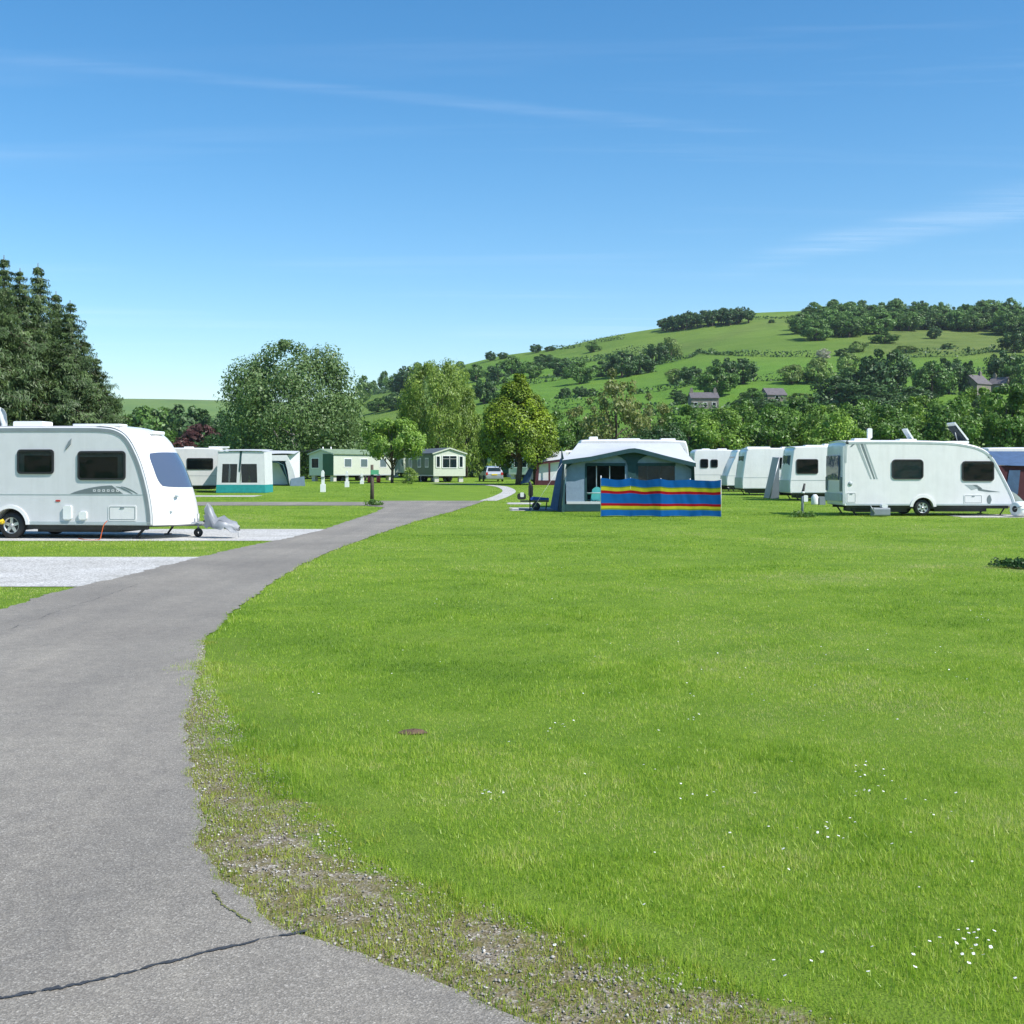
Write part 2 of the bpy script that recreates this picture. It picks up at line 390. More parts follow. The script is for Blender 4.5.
def gravel_material(name, stops, scale, soil=None):
    m = bpy.data.materials.new(name); g = G(nt(m))
    tc = g.n('ShaderNodeTexCoord').outputs['Object']
    vo = g.n('ShaderNodeTexVoronoi', {'Vector': tc, 'Scale': scale})
    sp = g.n('ShaderNodeSeparateColor', {0: vo.outputs['Color']})
    x = ramp(g, sp.outputs[1], stops)
    nz = g.n('ShaderNodeTexNoise', {'Vector': tc, 'Scale': .8, 'Detail': 6.0, 'Roughness': .7})
    t = ramp(g, nz.outputs['Fac'], [(.3, (.78, .77, .74)), (.65, (1.05, 1.05, 1.05))])
    x = g.n('ShaderNodeMix', {0: 1.0, 6: x, 7: t}, data_type='RGBA', blend_type='MULTIPLY').outputs[2]
    if soil:
        n2 = g.n('ShaderNodeTexNoise', {'Vector': tc, 'Scale': 8.0, 'Detail': 7.0, 'Roughness': .8})
        k = ramp(g, n2.outputs['Fac'], [(.42, (0, 0, 0)), (.60, (1, 1, 1))])
        x = g.n('ShaderNodeMix', {0: k, 6: c4(soil), 7: x}, data_type='RGBA').outputs[2]
    if soil:
        ed = g.n('ShaderNodeAttribute', attribute_name='edge').outputs['Fac']
        n3 = g.n('ShaderNodeTexNoise', {'Vector': tc, 'Scale': 5.5, 'Detail': 8.0, 'Roughness': .72})
        e2 = g.n('ShaderNodeMath', {0: n3.outputs['Fac'], 1: 1.0, 2: ed}, operation='MULTIPLY_ADD').outputs[0]
        k = ramp(g, g.n('ShaderNodeMath', {0: e2, 1: .28}, operation='SUBTRACT').outputs[0], [(.06, (0, 0, 0)), (.20, (1, 1, 1))])
        n4 = g.n('ShaderNodeTexNoise', {'Vector': tc, 'Scale': .6, 'Detail': 6.0, 'Roughness': .7})
        n5 = g.n('ShaderNodeTexNoise', {'Vector': tc, 'Scale': 28.0, 'Detail': 6.0, 'Roughness': .8})
        tu = ramp(g, n4.outputs['Fac'], [(.3, (.125, .225, .022)), (.55, (.18, .295, .030)), (.75, (.235, .325, .048))])
        v5 = ramp(g, n5.outputs['Fac'], [(.3, (.62, .66, .6)), (.7, (1.2, 1.15, 1.1))])
        tu = g.n('ShaderNodeMix', {0: .8, 6: tu, 7: v5}, data_type='RGBA', blend_type='MULTIPLY').outputs[2]
        tu = g.n('ShaderNodeMix', {0: 1.0, 6: tu, 7: (.80, .76, .78, 1)}, data_type='RGBA', blend_type='MULTIPLY').outputs[2]
        x = g.n('ShaderNodeMix', {0: k, 6: x, 7: tu}, data_type='RGBA').outputs[2]
    p = g.n('ShaderNodeBsdfPrincipled', {'Base Color': x, 'Roughness': .9, 'Specular IOR Level': .2})
    bp = g.n('ShaderNodeBump', {'Height': vo.outputs['Distance'], 'Strength': .8, 'Distance': .007})
    g.l(bp.outputs['Normal'], p.inputs['Normal'])
    g.n('ShaderNodeOutputMaterial', {'Surface': p.outputs[0]})
    return m
M['asphalt'] = asphalt_material()
M['pad'] = gravel_material('limestone_chippings', [(0, (.30, .29, .27)), (.3, (.46, .45, .43)), (1, (.66, .65, .62))], 38)
M['verge'] = gravel_material('verge_gravel', [(0, (.11, .085, .06)), (.4, (.235, .20, .155)), (.8, (.35, .31, .26)), (1, (.54, .50, .44))], 85, (.16, .14, .055))
M['seam'] = mat('bitumen_seam', (.045, .047, .052), .7, var=.3, scale=30, bump=.2)
M['soil'] = mat('bare_soil', (.12, .075, .045), .95, var=.4, scale=30, bump=.6)

# ------------------------------------------------------------------ ground sheets
Ys = np.array(list(np.concatenate([[-600, -250, -120], np.arange(-60, 45, 7.5)]))+[45.0]+list(np.arange(55, 171, 10))+[172, 215, 300, 450, 700, 1100, 1800, 2650], dtype=float)
us = np.linspace(-1, 1, 25)
V = []; 
for y in Ys:
    half = 300+max(0, y)*1.2
    for u in us:
        z = float(gz(min(y, 170)))
        if y > 172: z -= 2.0+(y-172)*.004             # passes below the hills
        V.append((u*half, y, z))
nu = len(us)
Fc = [(i*nu+j, i*nu+j+1, (i+1)*nu+j+1, (i+1)*nu+j) for i in range(len(Ys)-1) for j in range(nu-1)]
tag(link('ground', np_mesh('ground', V, Fc, 4, [M['lawn']])), kind='structure')

# hillside
pxs = np.concatenate([np.linspace(-2600, 0, 40), np.linspace(10, 1100, 150), np.linspace(1120, 3600, 50)])
hy = np.concatenate([np.linspace(170, 720, 130), np.linspace(730, 1100, 14)])
PX, HY = np.meshgrid(pxs, hy)
HX = (PX-512)/F*HY
HZZ = hz(HX, HY)
HZZ[0, :] = gz(170)-.02
pyv = HZ+F*(CH-HZZ)/HY
rough = np.clip((PX-835)/60, 0, 1)*np.clip((362-pyv)/10, 0, 1)*.8
rough = np.maximum(rough, np.clip(1-np.abs(pyv-np.interp(PX, [560, 640, 700, 760, 800], [372, 352, 345, 325, 320]))/7, 0, 1)*.5)
lush = np.clip((pyv-352)/14, 0, 1)*np.clip((PX-430)/80, 0, 1)*.8
k = fbm(HX/140, HY/140, 91)
lush = np.clip(lush*(.4+k*1.2), 0, 1)
nj = len(pxs)
Fc = [(i*nj+j, i*nj+j+1, (i+1)*nj+j+1, (i+1)*nj+j) for i in range(len(hy)-1) for j in range(nj-1)]
tag(link('hillside', np_mesh('hillside', np.stack([HX, HY, HZZ], -1).reshape(-1, 3), Fc, 4, [M['pasture']],
    {'rough': rough.ravel(), 'lush': lush.ravel()}, smooth=True)), kind='structure')

# far moor closing the valley on the left
M['moor'] = ground_material('far_moor', False)
px2 = np.linspace(-1500, 1500, 120); my = np.linspace(1150, 2600, 40)
PX, MY = np.meshgrid(px2, my)
MX = (PX-512)/F*MY
t = np.clip((MY-1150)/(2400-1150), 0, 1)
ytop = np.interp(PX, [-1500, -200, 100, 160, 230, 400, 900], [402, 399, 397.5, 398, 399.5, 404, 420])
MZ = -8+((HZ-ytop)/F*2400+CH+8)*t**1.15+(fbm(MX/200, MY/200, 8)-.5)*10*np.sin(pi*t)
MZ = MZ-np.maximum(0, MY-2400)*.3
ro = np.clip((t-.955)/.02, 0, 1)*1.0
lu = np.clip(.9-t, 0, 1)*.6
nj = len(px2)
Fc = [(i*nj+j, i*nj+j+1, (i+1)*nj+j+1, (i+1)*nj+j) for i in range(len(my)-1) for j in range(nj-1)]
tag(link('moor_hill', np_mesh('moor_hill', np.stack([MX, MY, MZ], -1).reshape(-1, 3), Fc, 4, [M['moor']], {'rough': ro.ravel(), 'lush': lu.ravel()}, smooth=True)), kind='structure')

# road and verge edges, X as a function of Y
RE = [(440, 515), (415, 522), (390, 530), (330, 552), (298, 567), (270, 585), (246, 602), (225, 620), (208, 639), (198, 655), (192, 690), (188, 715), (187, 740), (190, 790), (205, 850), (230, 890), (280, 930),
      (340, 950), (420, 980), (480, 1005), (530, 1024)]
RE = sorted([gp(*p)[::-1] for p in RE]+[(2.9, .75), (2.2, 1.9), (1.4, 4.5), (.6, 9), (58, -1.3), (52, -1.75)])
LE = sorted([gp(*p)[::-1] for p in [(0, 610), (60, 592), (130, 575), (190, 560), (240, 548), (290, 538), (322, 530.5), (352, 520)]]+[(45.7, -5.15), (50, -5.3), (51.8, -6.4), (58, -6.4), (-2, -5.7), (8, -5.75)])
VE = [(200, 652), (215, 700), (250, 750), (300, 800), (350, 850), (430, 890), (520, 920), (600, 945), (700, 980), (780, 1005), (830, 1024)]
VE = sorted([gp(*p)[::-1] for p in VE]+[(11.5, -2.95), (2.9, 1.7), (2.2, 3), (1.4, 6), (.6, 11)])
def wob(Y, s, a): return (fbm(np.asarray(Y)*3.1, np.asarray(Y)*0+s, s)-.5)*a*2+(vnoise(np.asarray(Y)*14, np.asarray(Y)*0+s, s+3)-.5)*a
def xr(Y): return np.interp(Y, [a for a, b in RE], [b for a, b in RE])+wob(Y, 3, .05)
def xl(Y): return np.interp(Y, [a for a, b in LE], [b for a, b in LE])+wob(Y, 7, .07)
def xv(Y): return np.interp(Y, [a for a, b in VE], [b for a, b in VE])+wob(Y, 11, .03)
def strip(name, y0, y1, f0, f1, z, m, step=.05, kind='structure'):
    ys = []; y = y0
    while y < y1: ys.append(y); y += max(step, y*.006)
    ys.append(y1)
    if y0 < 45 < y1: ys = sorted(ys+[45.0])
    ys = np.array(ys); zz = gz(ys)+z
    v = np.concatenate([np.stack([f0(ys), ys, zz], -1), np.stack([f1(ys), ys, zz], -1)])
    n = len(ys)
    ed = {'edge': np.concatenate([f0(ys)-xv(ys), f1(ys)-xv(ys)])} if 'verge' in name else None
    o = link(name, np_mesh(name, v, [(i, n+i, n+i+1, i+1) for i in range(n-1)], 4, [m], ed))
    return tag(o, kind=kind)
K = lambda v, s=0, a=.0: (lambda Y: v+wob(Y, s, a) if s else np.full_like(Y, v))
strip('road', .6, 58, xl, xr, .012, M['asphalt'])
strip('road_branch', 51.9, 56.3, K(-60), lambda Y: xl(Y)-.001, .012, M['asphalt'], .5)
strip('verge_ground', .6, 11.4, lambda Y: xr(Y)-.06, lambda Y: xv(Y)+.42, .006, M['verge'], .03)
strip('gravel_pitch', 16.4, 22.0, K(-40), lambda Y: xl(Y)+.05, .008, M['pad'])
strip('gravel_pitch', 27.0, 32.4, K(-40), lambda Y: xl(Y)+.05, .008, M['pad'])
strip('gravel_pitch', 64.5, 67.0, K(-30), K(-13.9), .008, M['pad'])
strip('gravel_pitch', 46.6, 49.8, K(-.05, 21, .15), K(7.2), .008, M['pad'])
strip('gravel_pitch', 53.5, 55.6, K(-.2, 22, .2), K(1.3, 25, .2), .008, M['pad'])
strip('gravel_pitch', 40.3, 43.2, K(15.2, 23, .2), K(19.5), .008, M['pad'])
# pale path that curves away from the end of the road to the green mobile home
pa = smoothline([gp(488, 501), gp(500, 497), gp(509, 492), gp(506, 488.5), gp(496, 486), gp(470, 484.2), gp(430, 483.2)], 6)
pv = []
for i, p in enumerate(pa):
    q = pa[min(i+1, len(pa)-1)]; o = pa[max(i-1, 0)]
    d = np.array(q)-np.array(o); d /= np.linalg.norm(d); n_ = np.array((-d[1], d[0]))*(.42 if i < len(pa)*.7 else .3)
    for s in (1, -1): pv.append((p[0]+n_[0]*s, p[1]+n_[1]*s, float(gz(p[1]+n_[1]*s))+.018))
tag(link('path', np_mesh('path', pv, [(2*i, 2*i+1, 2*i+3, 2*i+2) for i in range(len(pa)-1)], 4, [M['pad']])), kind='structure')
# bitumen seams in the road
def seam(pts, w, s, m='seam', nm='road_seam'):
    P = np.array([gp(*p) for p in pts]); tt = np.linspace(0, len(P)-1, 260)
    x = np.interp(tt, range(len(P)), P[:, 0])+(fbm(tt*5, tt*0, s)-.5)*w*.8; y = np.interp(tt, range(len(P)), P[:, 1])+(fbm(tt*2.2, tt*0+5, s)-.5)*w*.8+(fbm(tt*14, tt*0+6, s)-.5)*w*.5
    ww = w*np.clip(1.9*fbm(tt*11, tt*0+9, s)-.25, .12, 1.4)/2
    v = [(a, b+e*c_, .016) for a, b, c_ in zip(x, y, ww) for e in (1, -1)]
    tag(link(nm, np_mesh(nm, v, [(2*i, 2*i+1, 2*i+3, 2*i+2) for i in range(len(tt)-1)], 4, [M[m]])), kind='structure')
seam([(-60, 1014), (0, 1003), (60, 992), (130, 977), (210, 955), (308, 934)], .024, 31)
M['moss'] = mat('moss', (.16, .17, .045), .95, var=.4, scale=40, bump=.4)
seam([(212, 893), (217, 902), (226, 911), (238, 919), (251, 927)], .022, 39, 'moss', 'moss_seam')
seam([(-60, 652), (0, 634), (60, 612), (110, 595), (138, 585)], .075, 35)

# ------------------------------------------------------------------ grass blades
rng = np.random.default_rng(4)
PADS = [(16.4, 22.0, -40, -5.4), (27.0, 32.4, -40, -4.9), (64.5, 67, -30, -13.9), (46.6, 49.8, -.1, 7.2), (53.5, 55.6, -.2, 1.3), (40.3, 43.2, 15.2, 19.5), (51.8, 56.3, -60, -5)]
def blades(bands, keep, hfun, wfun, lean, tintf, seg2=0.0, clump=0):
    Vs = []; Fs = []; T = []; base = 0
    for y0, y1, dens in bands:
        xm = lambda y: .46*y+1.2
        area = (y1-y0)*(xm(y0)+xm(y1)); N = int(area*dens)
        y = np.sqrt(rng.random(N)*(y1**2-y0**2)+y0**2); x = (rng.random(N)*2-1)*xm(y)
        if clump: 
            x += rng.normal(0, .012, N); y += rng.normal(0, .012, N)
        k = keep(x, y); x = x[k]; y = y[k]; N = len(x)
        h = hfun(x, y)*(.6+.8*rng.random(N)); w = wfun(y)*(.7+.6*rng.random(N))
        a = rng.random(N)*2*pi; le = np.abs(rng.normal(0, lean, N)); b = a+rng.normal(0, .9, N)
        z = gz(y)
        sx, sy = -np.sin(a)*w/2, np.cos(a)*w/2
        tx, ty = np.cos(b)*np.sin(le)*h, np.sin(b)*np.sin(le)*h; tz = np.cos(le)*h
        P = np.empty((N, 3, 3))
        P[:, 0] = np.stack([x-sx, y-sy, z-.003], -1); P[:, 1] = np.stack([x+sx, y+sy, z-.003], -1)
        P[:, 2] = np.stack([x+tx, y+ty, z+tz], -1)
        Vs.append(P.reshape(-1, 3)); Fs.append(base+np.arange(3*N)); base += 3*N
        T.append(np.repeat(np.clip(tintf(x, y)+rng.normal(0, .19, N), 0, 1), 3))
    return np.concatenate(Vs), np.concatenate(Fs), np.concatenate(T)
def onlawn(x, y):
    e = np.where(y < 11.4, xv(y), xr(y))
    soft = np.where(y < 11.2, 1.0, .08)
    r = x > e+soft*((fbm(x*3.3, y*3.3, 17, 4)-.5)*.7+np.abs(rng.normal(0, .09, len(x)))-.20*(soft > .5))-.02
    r |= x < xl(y)-np.abs(rng.normal(0, .05, len(x)))
    r &= ~((y > 52) & (y < 57.5) & (x < -1.5))
    jy = (fbm(x*1.1, y*.4, 19)-.5)*.9
    for a, b, c_, d in PADS: r &= ~((y > a+jy*(a < 30)) & (y < b+jy*(b < 35)) & (x > c_) & (x < d))
    r &= ~((np.abs(x+.6) < .07) & (np.abs(y-7.36) < .12) & (rng.random(len(x)) < .8))
    return r
def hl(x, y):
    e = x-np.where(y < 11.4, xv(y), xr(y)); k = fbm(x*1.3, y*1.3, 51)
    h = (.013+.018*k*k*2)*(.45+1.1*fbm(x*16, y*16, 57, 2))
    return h*(1+1.1*np.exp(-np.abs(e)/.16))
def tl(x, y):
    p = fbm(x*.45, y*.45, 61, 4); q = .45*vnoise(x*2.6, y*2.6, 66)+.55*fbm(x*8.5, y*8.5, 67, 2); s = fbm(x*.09, y*.05, 71, 2)
    e = x-np.where(y < 11.4, xv(y), xr(y))
    return .5+(p-.5)*1.1+(q-.5)*.75+(s-.5)*.6+.02*np.exp(-np.abs(e)/.5)
v, f, t = blades([(3.0, 5, 20000), (5, 7, 11000), (7, 10, 6200), (10, 14, 3200), (14, 20, 1500), (20, 30, 620), (30, 45, 280), (45, 64, 130), (64, 115, 40)], onlawn, hl,
                 lambda y: np.maximum(.0036, .00052*y), 1.1, tl)
M['blade'] = bpy.data.materials.new('grass_blade')
def blade_material(m, stops, trans=.5):
    g = G(nt(m))
    at = g.n('ShaderNodeAttribute', attribute_name='tint').outputs['Fac']
    cl = ramp(g, at, stops)
    d = g.n('ShaderNodeBsdfDiffuse', {'Color': cl}); tr = g.n('ShaderNodeBsdfTranslucent', {'Color': cl})
    mx = g.n('ShaderNodeMixShader', {0: trans, 1: d.outputs[0], 2: tr.outputs[0]})
    gl = g.n('ShaderNodeBsdfGlossy', {'Color': (.9, 1, .85, 1), 'Roughness': .38})
    m2 = g.n('ShaderNodeMixShader', {0: .02, 1: mx.outputs[0], 2: gl.outputs[0]})
    g.n('ShaderNodeOutputMaterial', {'Surface': m2.outputs[0]})
blade_material(M['blade'], [(0, (.105, .22, .020)), (.3, (.27, .43, .036)), (.55, (.405, .565, .058)), (.8, (.53, .625, .11)), (1, (.63, .60, .24))])
tag(link('grass', np_mesh('grass', v, f, 3, [M['blade']], {'tint': t})), kind='stuff')
# short yellowish weeds and moss creeping over the verge gravel
def onverge(x, y):
    k = .5*fbm(x*2.6, y*2.6, 83, 3)+.5*fbm(x*11, y*11, 84, 2)+.15*np.exp(-np.abs(x-xr(y))/.10)+.10*np.exp(-np.abs(x-xv(y))/.06)
    return (x > xr(y)-.03) & (x < xv(y)+.10+.5*(vnoise(x*5, y*5, 12)-.5)) & (y < 11.4) & (k+rng.normal(0, .05, len(x)) > .425)
v, f, t = blades([(3.0, 5, 20000), (5, 7, 15000), (7, 11.4, 10000)], onverge, lambda x, y: .012+.020*fbm(x*4, y*4, 88), lambda y: np.maximum(.006, .0008*y), 1.0,
                 lambda x, y: .25+.5*fbm(x*2.2, y*2.2, 93), clump=1)
M['weed'] = bpy.data.materials.new('verge_weed')
blade_material(M['weed'], [(0, (.15, .26, .03)), (.4, (.30, .38, .05)), (.75, (.43, .45, .09)), (1, (.42, .34, .16))], .3)
tag(link('verge_weeds', np_mesh('verge_weeds', v, f, 3, [M['weed']], {'tint': t})), kind='stuff')
# loose stones
N = 11000
y = 3.0+8.0*rng.random(N)**1.6; x = xr(y)-.02+(xv(y)-xr(y)+.05)*rng.random(N)
k = fbm(x*2.5, y*2.5, 97, 3)+rng.normal(0, .08, N) > .40
x = x[k]; y = y[k]; N = len(x)
r = .0025+.007*rng.random(N)**3
OC = np.array([(1, 0, 0), (0, 1, 0), (-1, 0, 0), (0, -1, 0), (0, 0, 1), (0, 0, -1)], dtype=float)
OF = np.array([(0, 1, 4), (1, 2, 4), (2, 3, 4), (3, 0, 4), (1, 0, 5), (2, 1, 5), (3, 2, 5), (0, 3, 5)])
sc_ = r[:, None, None]*(.55+.9*rng.random((N, 6, 1)))
a = rng.random(N)*2*pi; ca, sa = np.cos(a)[:, None], np.sin(a)[:, None]
P = OC[None]*sc_*np.array([1, .8, .6])
P = np.stack([P[..., 0]*ca-P[..., 1]*sa+x[:, None], P[..., 0]*sa+P[..., 1]*ca+y[:, None], P[..., 2]+.008+r[:, None]*.3], -1).reshape(-1, 3)
ff = (OF[None]+6*np.arange(N)[:, None, None]).ravel()
M['stone'] = bpy.data.materials.new('loose_stone'); g = G(nt(M['stone']))
at = g.n('ShaderNodeAttribute', attribute_name='tint').outputs['Fac']
g.n('ShaderNodeOutputMaterial', {'Surface': g.n('ShaderNodeBsdfPrincipled', {'Base Color': ramp(g, at, [(0, (.13, .105, .08)), (.5, (.37, .335, .285)), (1, (.66, .63, .58))]), 'Roughness': .85}).outputs[0]})
tag(link('gravel', np_mesh('gravel', P, ff, 3, [M['stone']], {'tint': np.repeat(np.clip(rng.normal(.45, .25, N), 0, 1), 6)})), kind='stuff')
# daisies: little white discs with yellow eyes on thin stalks, in loose patches
cl = [(560, 732, 14, 12), (640, 640, 220, 30), (800, 740, 180, 26), (900, 600, 180, 22), (700, 880, 200, 14), (500, 800, 14, 9), (690, 722, 12, 6), (720, 800, 20, 6), (870, 778, 20, 14), (865, 798, 24, 8), (940, 820, 12, 6), (835, 842, 30, 9), (985, 950, 46, 20), (960, 962, 40, 10),
      (310, 695, 10, 3), (640, 770, 60, 7), (830, 965, 50, 6), (560, 810, 40, 5), (740, 690, 60, 8), (980, 620, 16, 12), (600, 660, 90, 9), (900, 690, 90, 12), (700, 615, 150, 14), (930, 640, 90, 14), (540, 590, 130, 12), (800, 570, 200, 18), (1000, 690, 40, 6), (860, 830, 80, 10)]
fx = []; fy = []
for px, py, sp, n_ in cl:
    for _ in range(n_):
        X, Y = gp(px+rng.normal(0, sp*.7), py+rng.normal(0, max(2, sp*.22)))
        if X > xr(Y)+.2: fx.append(X); fy.append(Y)
fx = np.array(fx); fy = np.array(fy); N = len(fx)
rr = .0045+.0028*rng.random(N); hh_ = .03+.015*rng.random(N)
dv = []; df = []; mi = []
for i in range(N):
    b0 = len(dv); tx, ty = rng.normal(0, .25, 2)
    for k_ in range(8):
        aa = 2*pi*k_/8; r_ = rr[i]*(1 if k_ % 2 else .86)
        dv.append((fx[i]+r_*cos(aa), fy[i]+r_*sin(aa), float(gz(fy[i]))+hh_[i]+r_*(cos(aa)*tx+sin(aa)*ty)))
    df += [(b0, b0+1, b0+2, b0+3), (b0, b0+3, b0+4, b0+7), (b0+4, b0+5, b0+6, b0+7)]; mi += [0]*3
    b1 = len(dv); e = rr[i]*.34
    dv += [(fx[i]+e*cx_, fy[i]+e*cy_, float(gz(fy[i]))+hh_[i]+.002) for cx_, cy_ in ((1, 0), (0, 1), (-1, 0), (0, -1))]
    df.append((b1, b1+1, b1+2, b1+3)); mi.append(1)
    b2 = len(dv); zb = float(gz(fy[i]))
    dv += [(fx[i]-.0012, fy[i], zb), (fx[i]+.0012, fy[i], zb), (fx[i]+.001, fy[i], zb+hh_[i]), (fx[i]-.001, fy[i], zb+hh_[i])]
    df.append((b2, b2+1, b2+2, b2+3)); mi.append(2)
M['petal'] = mat('daisy_petal', (.82, .82, .80), .7, var=.03)
tag(link('daisies', np_mesh('daisies', dv, df, 4, [M['petal'], M['yellow'], M['blade']], {'tint': np.full(len(dv), .4)}, matidx=mi)), kind='stuff')
# one molehill on the lawn
mx_, my_ = gp(413, 733); P = []
for i in range(6):
    r_ = .072*(i/5); P.append([(r_*1.15*cos(2*pi*k/14)*(1+.2*vnoise(k*1.7, i)), r_*.9*sin(2*pi*k/14), .018*(1-(i/5)**2)+.006*vnoise(k*2.1, i*3)) for k in range(14)])
mh = MB().grid(P, True, True).build('molehill', M['soil'], None, (mx_, my_, .002))
tag(mh, 'small brown molehill of bare soil on the lawn near the road bend', 'molehill')

# the air of the valley: far slopes fade a little
hzm = bpy.data.materials.new('valley_air'); g = G(nt(hzm))
pv_ = g.n('ShaderNodeVolumePrincipled', {'Color': (.80, .88, 1.0, 1), 'Density': .00009, 'Anisotropy': .3})
g.n('ShaderNodeOutputMaterial', {'Volume': pv_.outputs[0]})
tag(MB().box(-4200, 4200, -800, 2900, -80, 190).build('haze', hzm), kind='stuff')
# ------------------------------------------------------------------ foliage
M['bark'] = mat('bark', (.10, .078, .058), .9, var=.4, scale=6, bump=.5, bscale=20)
M['barkpale'] = mat('pale_bark', (.30, .29, .27), .85, var=.4, scale=5, bump=.4, bscale=14)
M['lf_mid'] = leafmat('leaves_mid_green', (.105, .215, .030), hue=(1.15, 1, .9))
M['lf_fresh'] = leafmat('leaves_fresh_green', (.195, .335, .045), hue=(1.15, 1, 1))
M['lf_dark'] = leafmat('leaves_dark_green', (0.040, 0.099, 0.022), .25)
M['lf_birch'] = leafmat('leaves_birch', (.130, .215, .062), hue=(1.1, 1, 1.2))
M['lf_willow'] = leafmat('leaves_willow', (0.225, 0.333, 0.054), hue=(1.1, 1, 1))
M['lf_olive'] = leafmat('leaves_olive', (0.194, 0.232, 0.056), hue=(1.1, 1, 1.1))
M['lf_gold'] = leafmat('leaves_golden', (.135, .205, .012), .05, hue=(1.5, 1.35, .8))
M['lf_spruce'] = leafmat('needles_spruce', (0.065, 0.112, 0.034), .15, hue=(1.3, 1.15, 1.1))
M['lf_copper'] = leafmat('leaves_copper', (0.085, 0.034, 0.031), .2)
M['lf_hill'] = leafmat('leaves_hillside', (.105, .20, .040), .25)
M['lf_hilldark'] = leafmat('leaves_hillside_dark', (.062, .125, .034), .2)
M['lf_hillpale'] = leafmat('leaves_hillside_pale', (.20, .29, .07), .3)
M['lf_blossom'] = leafmat('hawthorn_blossom', (0.527, 0.512, 0.403), .3)

def leafquads(c, n, size, tint, rng, asp=.55, down=0.0):
    N = len(c)
    n = n/(np.linalg.norm(n, axis=1, keepdims=True)+1e-9)
    t = rng.normal(0, 1, (N, 3)); t[:, 2] -= down*3
    t = t-n*(t*n).sum(1, keepdims=True); t /= np.linalg.norm(t, axis=1, keepdims=True)+1e-9
    b = np.cross(n, t)
    s = size[:, None]
    P = np.stack([c-t*s, c+b*s*asp+n*s*.12, c+t*s, c-b*s*asp+n*s*.12], 1)
    return P.reshape(-1, 3), np.repeat(tint, 4)
def crown_pts(rng, prof, H, R, ncl, per, leaf, rc=.24, sq=.8, lump=.25, outer=.5, up=.35, rand=.8, tcl=.30, cz=None):
    """leaf clumps filling an envelope: prof = [(z fraction, r fraction)]"""
    zs = np.linspace(prof[0][0], prof[-1][0], 200); rs = np.interp(zs, [a for a, b in prof], [b for a, b in prof])
    p = np.maximum(rs, .05); p = p/p.sum()
    z = rng.choice(zs, ncl, p=p); r = np.interp(z, zs, rs)
    a = rng.random(ncl)*2*pi
    lm = 1+lump*(vnoise(a*1.6+50*rng.random(), z*5)-.5)*2
    rad = r*lm*(outer+(1-outer)*np.sqrt(rng.random(ncl)))
    C = np.stack([rad*R*np.cos(a), rad*R*np.sin(a), z*H], -1)
    cr = R*rc*(.65+.7*rng.random(ncl))*np.clip(.35+r, .4, 1.1)
    T = .5+rng.normal(0, tcl*.5, ncl)
    i = np.repeat(np.arange(ncl), per); N = len(i)
    d = rng.normal(0, 1, (N, 3)); d /= np.linalg.norm(d, axis=1, keepdims=True)
    q = (.35+.65*rng.random(N)**.6)[:, None]
    P = C[i]+d*q*cr[i][:, None]*np.array([1, 1, sq])
    P[:, 2] = np.maximum(P[:, 2], .05)
    ax = C[i].copy(); ax[:, 2] = (ax[:, 2]-H*.5)*.5
    n = d+rand*rng.normal(0, 1, (N, 3))+np.array([0, 0, up])+.5*ax/(np.linalg.norm(ax, axis=1, keepdims=True)+1e-6)
    s = leaf*(.6+.8*rng.random(N))
    t = np.clip(T[i]+rng.normal(0, .12, N), 0, 1)
    return P, n, s, t, C
BROAD = [(.12, .35), (.22, .75), (.38, 1.0), (.55, .98), (.72, .80), (.86, .52), (.97, .12)]
BUSH = [(.0, .75), (.2, .98), (.45, 1.0), (.65, .85), (.82, .6), (.97, .15)]
TALL = [(.10, .4), (.25, .8), (.45, 1.0), (.65, .82), (.82, .55), (.98, .1)]
CONE = [(.02, 1.0), (.3, .78), (.6, .45), (.85, .2), (1.0, .02)]
def limbs(mb, rng, H, R, tr, C, n, base=.12):
    tops = C[rng.choice(len(C), min(n, len(C)), replace=False)]
    mb.tube([(0, 0, -.1), (0.02*H, 0, H*.2), (0, .01*H, H*.45), (0, 0, H*.8)], [tr*1.25, tr, tr*.7, tr*.2], 8)
    for c in tops:
        z0 = H*(base+.35*rng.random())
        z0 = min(z0, c[2]*.8)
        mid = (c[0]*.45, c[1]*.45, z0+(c[2]-z0)*.62)
        mb.tube([(0, 0, z0), mid, tuple(c)], [tr*.5, tr*.28, tr*.06], 6)
def tree_parts(seed, H, R, prof, ncl, per, leaf, tr, lm, nl=10, bm='bark', **kw):
    rng = np.random.default_rng(seed); down = kw.pop('down', 0); asp = kw.pop('asp', .55)
    P, n, s, t, C = crown_pts(rng, prof, H, R, ncl, per, leaf, **kw)
    v, tt = leafquads(P, n, s, t, rng, asp, down)
    crown = np_mesh('crown', v, np.arange(len(v)), 4, [M[lm]], {'tint': tt})
    mb = MB(); limbs(mb, rng, H, R, tr, C, nl)
    return crown, mb.mesh('trunk', M[bm])
def plant_tree(name, label, loc, parts, rz=0, sx=1, sz=1, group=None, cat='tree'):
    t = thing(name, label, cat, loc, rz, group); t.scale = (sx, sx, sz)
    link('trunk', parts[1], t); link('crown', parts[0], t)
    return t
